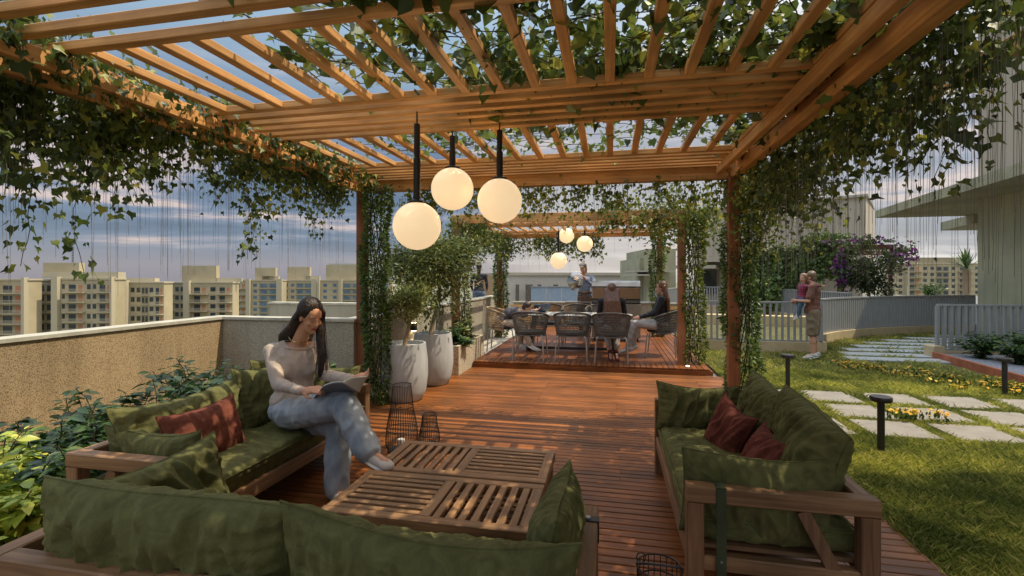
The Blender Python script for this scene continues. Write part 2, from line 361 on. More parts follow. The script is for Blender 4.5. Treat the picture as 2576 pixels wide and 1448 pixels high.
# ------------------------------------------------------------------ front pergola
def roof(t, x0, x1, modules, z, sp, w, h, wx, wy):
    for kind, ya, yb, n in modules:
        if kind == 's':
            for i in range(n):
                yy = ya+(yb-ya)*i/max(1, n-1); mb = MB(); mb.cbox((x0, yy-w/2, z), (x1, yy+w/2, z+h), .004); mb.build('slat', wx, t)
        else:
            x = x0+.12
            while x < x1-.05:
                mb = MB(); mb.cbox((x-w/2, ya, z+.002), (x+w/2, yb, z+h-.002), .004); mb.build('rafter', wy, t); x += sp
XL, XR = -3.1, 1.3
per = thing('pergola', (XL, 5.68, 0), 'large timber pergola over the sofas with slatted roof and hanging ivy', 'pergola')
W = .058; H = .05; ZS = ZB+.13
mods = [('s', -1.65, -.9, 6), ('r', -.87, .5, 0), ('s', .53, .9, 3)]
mods = [('r', -1.2, .25, 0), ('s', .28, .9, 5), ('r', .93, 1.33, 0), ('s', 1.36, 2.06, 5), ('r', 2.09, 3.04, 0), ('s', 3.07, 3.80, 6), ('r', 3.83, 4.90, 0), ('s', 4.93, 5.62, 6)]
roof(per, XL-.05, XR+.08, mods, ZS, .233, W, H, wood_x, wood_y)
for nm, p0, p1 in (('side_beam', (XL-.10, -1.4, ZB), (XL-.02, 5.78, ZS-.002)), ('side_beam', (XL+.10, -1.4, ZB+.03), (XL+.16, 5.60, ZS-.002)), ('side_beam', (XR-.0, -1.4, ZB), (XR+.09, 5.78, ZS-.002)), ('side_beam', (XR-.16, -1.4, ZB+.04), (XR-.1, 5.60, ZS-.002)), ('side_beam', (XR+.74, -1.4, ZB+.09), (XR+.82, 5.0, ZS+.045))):
    mb = MB(); mb.cbox(p0, p1, .005); mb.build(nm, wood_y, per)
mb = MB(); mb.cbox((XL-.02, 5.655, ZB+.001), (XR, 5.75, ZS+.052), .005); mb.build('header_beam', wood_x, per)
for x, y in ((XL+.0, 5.62), (XR+.02, 5.62), (XL, -1.3), (XR+.02, -1.3)):
    mb = MB(); mb.cbox((x-.06, y-.055, -.02), (x+.06, y+.055, ZB), .006); mb.build('post', wood_z, per)

# ivy ---------------------------------------------------------------------
def wander(p, step, n, drift, jig):
    p = Vector(p); L = [p.copy()]; d = Vector(drift)
    for _ in range(n):
        d = (d+Vector(rng.normal(size=3))*jig).normalized()*.6+Vector(drift)*.4
        p = p+d.normalized()*step; L.append(p.copy())
    return L
def curtain(name, label, pts_fn, n, len_fn, lsize, mat, per_m=60, strings=0, str_fn=None, spread=.05, group='ivy on the pergolas'):
    """ivy trailing down from a beam: stems, the leaves along them, and bare dry tendrils"""
    L = []; P = []; D = []
    for i in range(n):
        p = pts_fn(); ln = len_fn(p)*random.uniform(.35, 1.1)
        k = max(3, int(ln/.07)); S = wander(p, ln/k, k, (random.gauss(0, .12), random.gauss(0, .12), -1), .35); L.append(S)
        for _ in range(max(3, int(ln*per_m))):
            f = (random.random()**1.25)*(k-1e-3); j = int(f); q = S[j].lerp(S[j+1], f-j)
            o = rng.normal(size=3)*spread; P.append(q+Vector(o)); D.append((o[0]*6, o[1]*6, -.9+random.gauss(0, .45)))
    t = thing(name, pts_fn(), label, 'ivy', group)
    strands('stem', L, .0022, stem_m, t)
    leaves('leaf_mass', [tuple(p) for p in P], lsize, mat, t, shape=(IVY, IVYF), D=np.array(D))
    if strings:
        LL = []
        for i in range(strings):
            p = pts_fn(); e = str_fn(p)*random.uniform(.6, 1.05); k = 6
            LL.append(wander(p, e/k, k, (0, 0, -1), .02))
        strands('tendril', LL, .0010, string_m, t)
    return t
U = random.uniform
curtain('climbing_ivy', 'dark ivy curtain hanging from the left pergola beam against the city sky', lambda: Vector((XL-.13+U(-.14, .02), U(.9, 5.5), ZS-U(-.05, .1))), 280,
        lambda p: (1.25-(p.y-1.5)*.15)*(.3+.7*abs(math.sin(p.y*3.1+math.sin(p.y*7))))*(.75 if random.random() < .8 else 1.35), .043, ivy_m, 78, 190, lambda p: 1.35-.05*p.y, spread=.055)
curtain('climbing_ivy', 'mossy tangle of ivy along the top of the left pergola beam', lambda: Vector((XL+U(-.1, .24), U(.9, 5.5), ZS+U(.04, .14))), 190, lambda p: .2, .05, ivy_m, 130, spread=.07)
curtain('climbing_ivy', 'heavy ivy curtain hanging from the right pergola beam toward the building', lambda: Vector((XR+U(.12, .5), U(2.0, 5.3), ZS-U(-.05, .15))), 160,
        lambda p: (.30 if p.y < 2.7 else .62 if p.y < 3.9 else .74)*(.45+.55*abs(math.sin(p.y*2.3+1))), .044, ivy_m, 66, 230, lambda p: 1.2, spread=.08)
curtain('climbing_ivy', 'ivy painted sunlit yellow green, trailing behind the right pergola post', lambda: Vector((XR+U(.05, .65), U(5.0, 6.0), ZS-U(.0, .2))), 42, lambda p: .95, .036, lit_ivy_m, 85, 20, lambda p: 1.7, spread=.06)
curtain('climbing_ivy', 'ivy fringe painted lit pale green below the front header beam, behind the globe lamps', lambda: Vector((U(XL+.1, XR+.1), 5.7+U(-.06, .12), ZS-U(.05, .2))), 150, lambda p: .55*(.4+.6*abs(math.sin(p.x*3.7+.8))), .042, lit_ivy_m, 60, 40, lambda p: .9, spread=.05)
# on the roof
def roofivy(label, n, x0, x1, y0, y1, z, lsize, mat, per=26, ln=1.0, drift=(1, .2)):
    L = []; P = []; D = []
    for i in range(n):
        p = Vector((U(x0, x1), U(y0, y1), z+U(0, .1))); k = 12; a = U(-1.2, 1.2)+math.atan2(drift[1], drift[0])
        S = wander(p, ln/k, k, (math.cos(a), math.sin(a), 0), .35)
        for q in S: q.z = min(max(q.z, z), z+.16)
        L.append(S)
        for _ in range(per):
            f = random.random()*(k-1e-3); j = int(f); P.append(tuple(S[j].lerp(S[j+1], f-j)+Vector(rng.normal(size=3)*(.05, .05, .03)))); D.append(rng.normal(size=3)-(0, 0, .25))
    t = thing('climbing_ivy', (x0, y0, z), label, 'ivy', 'ivy on the pergolas'); strands('stem', L, .0035, stem_m, t); leaves('leaf_mass', P, lsize, mat, t, shape=(HEART, HEARTF), D=np.array(D), flat=.3)
roofivy('leafy ivy spread over the open pergola roof above the lamps', 82, -2.0, .9, 1.9, 3.0, ZS+.06, .062, ivy_m)
roofivy('thin ivy runners over the far rafters of the large pergola', 60, -2.6, .4, 3.7, 4.8, ZS+.06, .05, post_ivy, per=20)
roofivy('thick ivy added unseen over the near pergola roof to shade the deck', 420, -1.6, 1.2, -1.2, 1.6, ZS+.06, .075, ivy_m, per=30)  # out of view, added dense to shade the deck
roofivy('dense ivy heap over the slats at the right edge of the pergola', 105, .85, 1.6, 1.6, 5.4, ZS+.05, .055, ivy_m, per=30, ln=.6)
roofivy('ivy added on the closely set slats to shade the coffee tables', 170, -1.3, 1.2, 3.02, 3.85, ZS+.085, .06, ivy_m, per=30, ln=.8, drift=(1, 0))  # added above the slats to cut sun dapples on the tables
roofivy('ivy added on the near group of slats to shade the seating', 150, -1.6, 1.2, 1.3, 2.1, ZS+.085, .06, ivy_m, per=30, ln=.8, drift=(1, 0))  # more ivy put in only to block sun through these slats
def column(label, x, y, z0, z1, r, n, size, mat, sway=.03, lean=(0, 0)):
    t = thing('climbing_ivy', (x, y, z0), label, 'ivy', 'ivy wound round the pergola posts'); L = []
    for k in range(7):
        a0 = U(0, 6.3); L.append([Vector((x+math.cos(a0+h*2.2)*r*.5, y+math.sin(a0+h*2.2)*r*.5, z0+h)) for h in np.arange(0, z1-z0, .15)])
    strands('stem', L, .008, stem_m, t)
    z = z0+(z1-z0)*rng.random(n); a = rng.uniform(0, 2*math.pi, n); rr = r*(.55+.5*np.abs(np.sin(z*4.1+a))*.8+.25*rng.random(n))
    P = np.stack([x+np.cos(a)*rr+lean[0]*(z-z0)+sway*np.sin(z*3), y+np.sin(a)*rr, z], 1)
    D = np.stack([np.cos(a), np.sin(a), rng.normal(size=n)*.7-.3], 1)
    leaves('leaf_mass', P, size, mat, t, shape=(LANC, LANCF), D=D+rng.normal(size=(n, 3))*.4); return t
column('dark green ivy column on the left pergola post beside the white pots', XL+.22, 5.55, .02, ZB+.05, .14, 8000, .045, post_ivy)
column('dark green ivy column on the right pergola post beside the lawn', XR+.12, 5.70, -.02, ZB+.05, .16, 9000, .042, post_ivy)

# globe pendants
globe_m = emis('lit_opal_glass', (1.0, .74, .44), .50)
def lamp(x, y, z, top, r, label, watts):
    t = thing('pendant_lamp', (x, y, top), label, 'pendant lamp', 'opal globe pendants'); mb = MB()
    mb.lathe([(r*math.sin(R(a)) if a < 179 else .002, -r*math.cos(R(a))) for a in [1.5]+list(range(8, 172, 6))+[171]], (x, y, z), 48); mb.build('globe', globe_m, t, smooth=True)
    mb = MB(); zt = z+r; h = top-zt
    mb.lathe([(.06, -.012), (.062, .004), (.04, .014), (.028, .02)], (x, y, zt), 24); mb.build('cap', black_m, t, smooth=True)
    mb = MB(); mb.lathe([(.026, .015), (.026, h*.48), (.019, h*.485), (.019, h*.52), (.0225, h*.525), (.0225, h*.86), (.006, h*.87), (.006, h)], (x, y, zt), 16); mb.build('rod', black_m, t, smooth=True)
    l = bpy.data.lights.new('lamp_light', 'POINT'); l.energy = watts; l.color = (1, .66, .34); l.shadow_soft_size = r*1.06
    lo = bpy.data.objects.new('lamp_light', l); COL.objects.link(lo); lo.location = (x, y, z)
WF, WB = 42, 24
for px, py, rp, lab in ((1049, 568, 60, 'lowest and largest looking lit globe lamp, over the deck by the woman'), (1138, 475, 53, 'highest lit globe lamp of the front trio'), (1257, 505, 56, 'right hand lit globe lamp of the front trio')):
    p = Q(px, py, .175*FOC/rp); lamp(p.x, p.y, p.z, ZS+.0, .175, lab, WF)
for px, py, d, lab in ((1425, 592, 11.9, 'small lit globe lamp hung highest over the dining table'), (1471, 613, 11.4, 'small lit globe lamp above the cook, right of the dining trio'), (1405, 655, 11.0, 'small lit globe lamp hung lowest over the dining table')):
    p = Q(px, py, d); lamp(p.x, p.y, p.z, 2.72, .19, lab, WB)

# ------------------------------------------------------------------ back pergola
BX0, BX1, BY0, BY1, BZ = -2.95, 1.22, 8.78, 12.5, 2.61
pb = thing('pergola', (BX0, BY0, .1), 'smaller timber pergola over the dining table on the raised platform', 'pergola')
roof(pb, BX0, BX1, [('s', 8.95, 9.1, 2), ('r', 9.13, 10.3, 0), ('s', 10.33, 10.8, 4), ('r', 10.83, 12.1, 0), ('s', 12.13, 12.4, 3)], BZ+.12, .25, .06, .05, wood_x, wood_y)
for p0, p1, m in (((BX0, BY0-.04, BZ), (BX1+.1, BY0+.04, BZ+.16), wood_x), ((BX0, BY1-.04, BZ), (BX1, BY1+.04, BZ+.118), wood_x), ((BX0-.05, BY0+.041, BZ+.001), (BX0+.05, BY1+.1, BZ+.118), wood_y), ((BX1-.05, BY0+.041, BZ+.001), (BX1+.05, BY1+.1, BZ+.118), wood_y)):
    mb = MB(); mb.cbox(p0, p1, .005); mb.build('beam', m, pb)
for x, y in ((BX0+.05, BY0), (BX1, BY0), (BX0+.05, BY1), (BX1, BY1)):
    mb = MB(); mb.cbox((x-.065, y-.06, .1 if x > -2 else -.05), (x+.065, y+.06, BZ), .006); mb.build('post', wood_z, pb)
column('ivy column on the front left post of the dining pergola', BX0+.16, BY0, .0, BZ+.1, .15, 3000, .06, tree_m)
column('ivy column on the front right post of the dining pergola', BX1+.2, BY0, .1, BZ+.15, .16, 3800, .06, lit_ivy_m)
column('ivy column on the rear left post of the dining pergola', BX0+.1, BY1, .0, BZ, .15, 3500, .06, post_ivy)
column('ivy column on the rear right post of the dining pergola', BX1-.05, BY1, .1, BZ, .15, 3500, .06, post_ivy)
curtain('climbing_ivy', 'ivy fringe hanging from the rear left of the dining pergola', lambda: Vector((U(BX0, -.3), U(12.4, 12.7), BZ+U(0, .15))), 110, lambda p: .62, .055, ivy_m, 50, 60, lambda p: 1.1, spread=.07)
curtain('climbing_ivy', 'ivy along the left side of the dining pergola roof', lambda: Vector((BX0+U(-.1, .3), U(8.9, 12.3), BZ+U(0, .15))), 120, lambda p: .6, .055, ivy_m, 60, spread=.07)
curtain('climbing_ivy', 'ivy mass painted sunny yellow green over the front beam of the dining pergola', lambda: Vector((U(-.15, BX1+.5), U(8.6, 9.0), BZ+U(.0, .45))), 85, lambda p: .3+.2*(p.x > .4), .05, lit_ivy_m, 80, spread=.09)
curtain('climbing_ivy', 'small leaved ivy hanging right of the dining pergola post', lambda: Vector((U(.9, 1.9), U(8.8, 9.6), BZ+U(.0, .3))), 40, lambda p: .6, .05, lit_ivy_m, 60, spread=.1)
# ------------------------------------------------------------------ cushions and sofas
def cushion_mesh(w, h, t, nx=84, ny=50, seed=0, pinch=.06, sag=.03, wr=1.0, boxy=2.6, box=False):
    V = []; rs = random.Random(seed); ph = [rs.uniform(0, 6.3) for _ in range(8)]
    for s in (1, -1):
        for j in range(ny+1):
            for i in range(nx+1):
                u = -1+2*i/nx; v = -1+2*j/ny
                x = w/2*u*(1-pinch*(1-v*v)); y = h/2*v*(1-pinch*.9*(1-u*u))
                y -= sag*(1-u*u)*(v+1)/2
                e = max(0, (1-abs(u)**boxy))*max(0, (1-abs(v)**boxy)); th = t/2*e**(.28 if box else .46)
                # gathers running in from the seams and long slack creases
                ev = abs(v)**2.2; eu = abs(u)**3
                g = (ev*.75+.25)*(math.sin(u*w*46+ph[0]+1.7*math.sin(v*2.2+ph[1]+u*4))+.6*math.sin(u*w*77+ph[2]+v*2.5))
                g += eu*(math.sin(v*h*60+ph[3]+u*2)+.5*math.sin(v*h*95+ph[4]))
                nn = noise.noise(Vector((u*w*5+ph[5], v*h*2.2+ph[6]+u*2, s*.7)))
                rdg = 1-abs(noise.noise(Vector((u*w*7+v*h*2.5+ph[7], v*h*3-u*w, s*2.0+ph[1]))))*3.2
                th += wr*(e**.4)*(.0062*g+.017*nn+.017*max(-1, rdg))*min(1, t/.14)
                z = s*max(th, 0)+.010*wr*math.sin(u*3.1+ph[3])*(1-abs(v)*.3)*(0 if box else 1)
                V.append((x, y, z))
    F = []; m = (nx+1)*(ny+1)
    for j in range(ny):
        for i in range(nx):
            a = j*(nx+1)+i; F.append((a, a+1, a+nx+2, a+nx+1)); F.append((m+a, m+a+nx+1, m+a+nx+2, m+a+1))
    rim = [i for i in range(nx+1)]+[j*(nx+1)+nx for j in range(1, ny+1)]+[ny*(nx+1)+i for i in range(nx-1, -1, -1)]+[j*(nx+1) for j in range(ny-1, 0, -1)]
    for k in range(len(rim)):
        a, b = rim[k], rim[(k+1) % len(rim)]; F.append((b, a, m+a, m+b))
    return V, F, [V[k] for k in rim]
def cushion(c, right, up, w, h, t, mat, label, seed=0, group=None, parent=None, name='cushion', **kw):
    X = Vector(right).normalized(); Y = (Vector(up)-X*Vector(up).dot(X)).normalized(); Z = X.cross(Y); c = Vector(c)
    V, F, rim = cushion_mesh(w, h, t, seed=seed, **kw)
    V = [c+X*a+Y*b+Z*d for a, b, d in V]
    if parent is None:
        root = thing(name, c-Vector((0, 0, h/2)), label, 'cushion' if name == 'cushion' else 'pillow', group)
    else: root = parent
    o = fast('cover' if parent is None else 'seat_cushion', [tuple(v) for v in V], F, mat, root, smooth=True)
    mb = MB(); mb.tube([c+X*a+Y*b+Z*d for a, b, d in rim][::2], .0042, 6, closed=True); mb.build('piping', mat, o if parent is not None else root, smooth=True)
    return root
def sofa(loc, fx, fy, L, label, D=.82, strap_at=(), seat_seed=0):
    """fx maps depth (0 front .. D back), fy maps length (0..L) onto world vectors"""
    t = thing('sofa', loc, label, 'sofa', 'teak outdoor sofas with green cushions'); o = Vector(loc); fx = Vector(fx); fy = Vector(fy)
    f = lambda a, b, z: o+fx*a+fy*b+Vector((0, 0, z))
    along_x = abs(fx.x) > .5; md, ml = (teak_x, teak_y) if along_x else (teak_y, teak_x); w = .078; H = .60
    def piece(nm, p, q, m):
        mb = MB(); mb.cbox(tuple(f(*p)), tuple(f(*q)), .006); return mb.build(nm, m, t)
    for a in (0, D-w):
        for b in (0, L-w): piece('leg', (a, b, 0), (a+w, b+w, H-w-.001), teak_z)
    for b in (0, L-w):
        r_ = piece('arm_rail', (0, b, H-w), (D, b+w, H), md)
        piece('side_rail', (w+.001, b+.01, .2), (D-w-.001, b+w-.01, .27), md)
        mb = MB(); mb.bar(f(D*.62, b+w/2, H-w-.002), f(D-.1, b+w/2+.001, .10), .055, .055, up=tuple(fy)); mb.build('brace', teak_z, t)
    piece('back_rail', (D-w, w+.001, H-w-.0), (D-.001, L-w-.001, H-.002), ml)
    piece('back_rail', (D-.05, w+.001, .32), (D-.02, L-w-.001, .38), ml)
    piece('seat_rail', (.004, w+.001, .205), (.044, L-w-.001, .30), ml); piece('seat_rail', (D-.05, w+.001, .205), (D-.008, L-w-.001, .29), ml)
    mb = MB(); b = w+.02
    while b < L-w-.07: mb.cbox(tuple(f(.045, b, .262)), tuple(f(D-.051, b+.06, .284)), .003); b += .085
    mb.build('seat_slats', md, t)
    V, F, rim = cushion_mesh(L-2*w-.02, D-.06, .155, nx=120, ny=60, seed=seat_seed, pinch=.004, sag=0, wr=.55, boxy=14, box=True)
    c = f(D/2-.015, L/2, .362); V = [tuple(c+fy*a-fx*b+Vector((0, 0, abs(1)*d))) for a, b, d in V]
    s_ = fast('seat_cushion', V, F, green_v, t, smooth=True)
    mb = MB(); mb.tube([c+fy*a-fx*b+Vector((0, 0, .045)) for a, b, d in rim][::2], .0045, 6, closed=True); mb.build('piping', green_v, s_, smooth=True)
    for a, b, mt in strap_at:
        mb = MB(); p = f(a, b-.006, H-w-.45 if mt is strapm else H-w-.006); q = f(a+.045, b+w+.006, H+.005); mb.cbox(tuple(p if mt is not strapm else f(a, b-.008, H-.5)), tuple(q if mt is not strapm else f(a+.045, b-.002, H+.004)), .002)
        if mt is strapm: mb.cbox(tuple(f(a, b-.008, H+.001)), tuple(f(a+.045, b+w+.008, H+.005)), .001)
        st = mb.build('strap', mt, t)
        if mt is strapm:
            mb = MB(); cc = f(a+.022, b-.009, H-.34); mb.tube([cc, cc-fy*.004], .006, 12); mb.build('stud', steel_m, st)
        else:
            mb = MB(); cc = f(a+.022, b+w/2, H+.005); mb.tube([cc, cc+Vector((0, 0, .006))], .011, 14); mb.build('stud', steel_m, st)
    return t
G = 'green back and side cushions'
sofa((-2.2, 2.15, 0), (-1, 0, 0), (0, 1, 0), 1.98, 'teak sofa on the left side where the woman sits', strap_at=((.06, 0, black_m),), seat_seed=3)
sofa((-2.22, 2.12, 0), (0, -1, 0), (1, 0, 0), 2.17, 'teak sofa nearest the camera, seen from behind', strap_at=((.1, 2.17-.078, black_m),), seat_seed=5)
sofa((.36, 2.41, 0), (1, 0, 0), (0, 1, 0), 1.72, 'teak sofa on the right beside the lawn', strap_at=((.13, 0, strapm),), seat_seed=8)
def up_lean(n, k=.3): return Vector((n[0]*k, n[1]*k, 1))
# left sofa
cushion((-2.83, 2.78, .615), (0, -1, .0), (-.22, 0, 1), 1.06, .44, .19, green_v, 'long green back cushion on the left sofa nearest the plants', 1, G, sag=.05, wr=1.25)
cushion((-2.74, 3.40, .645), (-.25, -1, 0), (-.22, 0, 1), .50, .50, .2, green_v, 'square green cushion left of the reading woman', 2, G)
cushion((-2.86, 3.75, .665), (0, -1, 0), (-.2, 0, 1), .62, .50, .17, green_v, 'green back cushion hidden behind the reading woman', 3, G)
cushion((-2.55, 3.97, .595), (-1, 0, 0), (0, .15, 1), .66, .40, .15, green_v, 'green side cushion under the magazine at the far arm of the left sofa', 4, G)
cushion((-2.60, 2.34, .565), (1, .03, 0), (0, -.25, 1), .66, .34, .15, green_v, 'small green side cushion at the near arm of the left sofa', 5, G, sag=.045, pinch=.09)
cushion((-2.61, 2.68, .575), (0, -1, 0), (-.32, 0, 1), .60, .38, .16, rust_v, 'large rust red pillow propped on the left sofa', 6, 'red and brown throw pillows', name='throw_pillow', sag=.02, pinch=.08, wr=.7)
cushion((-2.72, 3.58, .54), (.1, -1, 0), (-.35, .1, 1), .36, .34, .12, rust_v, 'small rust red pillow tucked behind the woman\'s back', 7, 'red and brown throw pillows', name='throw_pillow', pinch=.1, wr=.7)
# front sofa
cushion((-1.60, 1.475, .588), (1, 0, -.015), (0, -.16, 1), 1.06, .49, .24, green_v, 'broad green back cushion at the left end of the front sofa', 11, G, sag=.0, wr=1.5)
cushion((-.60, 1.475, .572), (1, 0, -.03), (0, -.16, 1), 1.02, .50, .22, green_v, 'broad green back cushion at the right end of the front sofa', 12, G, sag=.05, wr=1.4)
cushion((-2.02, 1.86, .575), (0, 1, .02), (-.28, 0, 1), .66, .40, .18, green_v, 'green side cushion at the left arm of the front sofa', 13, G, sag=.02, pinch=.09, wr=1.3)
cushion((-.215, 1.83, .575), (0, -1, .0), (.2, 0, 1), .54, .46, .17, green_v, 'green side cushion standing at the right arm of the front sofa', 14, G, pinch=.10, sag=.0)
# right sofa
cushion((.665, 3.93, .585), (-1, 0, .02), (0, .18, 1), .62, .37, .15, green_v, 'green side cushion at the far arm of the right sofa', 21, G, sag=.03, pinch=.07)
cushion((1.02, 3.62, .625), (.0, 1, .06), (.25, 0, 1), .72, .48, .2, green_v, 'green back cushion at the far end of the right sofa', 22, G, sag=-.02, pinch=.11, wr=1.4)
cushion((1.035, 2.93, .63), (0, 1, .07), (.25, 0, 1), .86, .52, .24, green_v, 'long puffy green back cushion at the near end of the right sofa', 23, G, sag=-.02, pinch=.10, wr=1.6)
cushion((.70, 2.555, .515), (1, 0, -.02), (0, -.1, 1), .70, .44, .17, green_v, 'green side cushion behind the near arm frame of the right sofa', 24, G, sag=.02, pinch=.05)
cushion((.80, 3.50, .56), (-.35, .9, .25), (.3, .1, 1), .36, .38, .15, brown_v, 'maroon pillow standing on edge at the far end of the right sofa', 25, 'red and brown throw pillows', name='throw_pillow', pinch=.13, wr=.8)
cushion((.87, 3.0, .545), (.0, 1, -.05), (.5, .0, 1), .46, .38, .15, brown_v, 'maroon pillow sunk behind the near side cushion of the right sofa', 26, 'red and brown throw pillows', name='throw_pillow', pinch=.12, wr=.8)

# ------------------------------------------------------------------ coffee tables
def ctable(x0, x1, y0, y1, lab, first_along_y):
    t = thing('coffee_table', (x0, y0, 0), lab, 'coffee table', 'slatted coffee tables'); H = .35; w = .062; th = .062; xm = (x0+x1)/2
    for nm, p, q, m in (('frame_rail', (x0, y0, H-th), (x1, y0+w, H), tabl_x), ('frame_rail', (x0, y1-w, H-th), (x1, y1, H), tabl_x), ('frame_rail', (x0+.001, y0+w+.001, H-th), (x0+w, y1-w-.001, H-.001), tabl_y), ('frame_rail', (x1-w, y0+w+.001, H-th), (x1-.001, y1-w-.001, H-.001), tabl_y), ('divider', (xm-w/2, y0+w+.001, H-th), (xm+w/2, y1-w-.001, H-.001), tabl_y)):
        mb = MB(); mb.cbox(p, q, .004); mb.build(nm, m, t)
    for k, (a, b) in enumerate(((x0+w, xm-w/2), (xm+w/2, x1-w))):
        if (k == 0) == first_along_y:
            n = 7; g_ = (b-a)/(2*n+1)*1.0
            for i in range(n):
                mb = MB(); c = a+(b-a)*(i+.5)/n; mb.cbox((c-.0205, y0+w+.0015, H-.026), (c+.0205, y1-w-.0015, H-.003), .003); mb.build('slat', tabl_y, t)
        else:
            n = 7; ya, yb = y0+w, y1-w
            for i in range(n):
                mb = MB(); c = ya+(yb-ya)*(i+.5)/n; mb.cbox((a+.0015, c-.0175, H-.026), (b-.0015, c+.0175, H-.003), .003); mb.build('slat', tabl_x, t)
    for x in (x0+.012, x1-.012-.06):
        for y in (y0+.012, y1-.072):
            mb = MB(); mb.cbox((x, y, 0), (x+.06, y+.06, H-th-.001), .004); mb.build('leg', tabl_z, t)
    mb = MB(); yy = y0+.09
    while yy < y1-.1: mb.cbox((x0+.03, yy, .10), (x1-.03, yy+.04, .118), .003); yy += .07
    mb.build('shelf', tabl_x, t)
ctable(-1.53, -.385, 2.305, 2.86, 'slatted teak coffee table nearer the camera', False)
ctable(-1.53, -.385, 2.885, 3.43, 'slatted teak coffee table farther from the camera', True)

# ------------------------------------------------------------------ wire lanterns
def lantern(x, y, z0, h, rb, rt, nw, label, handle=False, rings=3, glass=True):
    t = thing('wire_lantern', (x, y, z0), label, 'lantern', 'black wire lanterns'); mb = MB(); q = rt if rt > rb else None
    for k in range(nw):
        a = 2*math.pi*k/nw; L = []
        for i in range(9):
            f_ = i/8; r = rb+(rt-rb)*f_+.10*rb*math.sin(math.pi*min(1, f_*1.6))*(1 if h > .3 else .9)
            if i == 0: r *= .86
            L.append((x+r*math.cos(a), y+r*math.sin(a), z0+.006+h*f_))
        mb.tube(L, .0022, 4)
    mb.build('wire_cage', black_m, t)
    for i in range(rings+1):
        f_ = i/rings; r = rb+(rt-rb)*f_+.10*rb*math.sin(math.pi*min(1, f_*1.6))*(1 if h > .3 else .9)+.002
        if i == 0: r *= .86
        mb = MB(); mb.tube([(x+r*math.cos(2*math.pi*k/40), y+r*math.sin(2*math.pi*k/40), z0+.006+h*f_) for k in range(40)], .0042, 5, closed=True); mb.build('ring', black_m, t)
    mb = MB(); mb.lathe([(rb*.8, 0), (rb*.8, .008), (rb*.3, .010)], (x, y, z0), 28); mb.build('base_plate', black_m, t)
    if handle:
        mb = MB(); r = rt+.004; mb.tube([(x-r*math.cos(R(a)), y-.25*r*math.sin(R(a))-0, z0+h+.006+ .09*math.sin(R(a))*0+(r*.9*math.sin(R(a)))*.25) for a in range(0, 181, 12)], .005, 6); mb.build('handle', black_m, t)
        mb = MB(); mb.tube([(x-r*.8+.02*math.cos(R(a)), y-.1*r, z0+h+.045+.022*math.sin(R(a))) for a in range(-80, 240, 20)], .003, 5); mb.build('hook', black_m, t)
cand = M('white_wax', (.75, .73, .68), .4)
p = Q(1011, 1133, 1.6*FOC/(1133-695)); lantern(p.x, p.y, 0, .60, .145, .083, 36, 'tall black wire lantern tapering upward beside the woman\'s foot')
mb = MB(); mb.lathe([(.035, 0), (.035, .10), (.03, .102), (.006, .098)], (p.x, p.y-.02, .012), 24); o = mb.build('candle', cand, None, smooth=True); tag(o, 'white pillar candle inside the tall wire lantern', 'candle')
p = Q(1080, 1118, 1.6*FOC/(1118-695)); lantern(p.x, p.y, 0, .285, .098, .065, 32, 'short black wire lantern beside the tall one')
p = Vector((.225, 2.33, 0)); lantern(p.x, p.y, 0, .24, .105, .10, 22, 'round black wire lantern with handle on the deck at the bottom edge', handle=True)

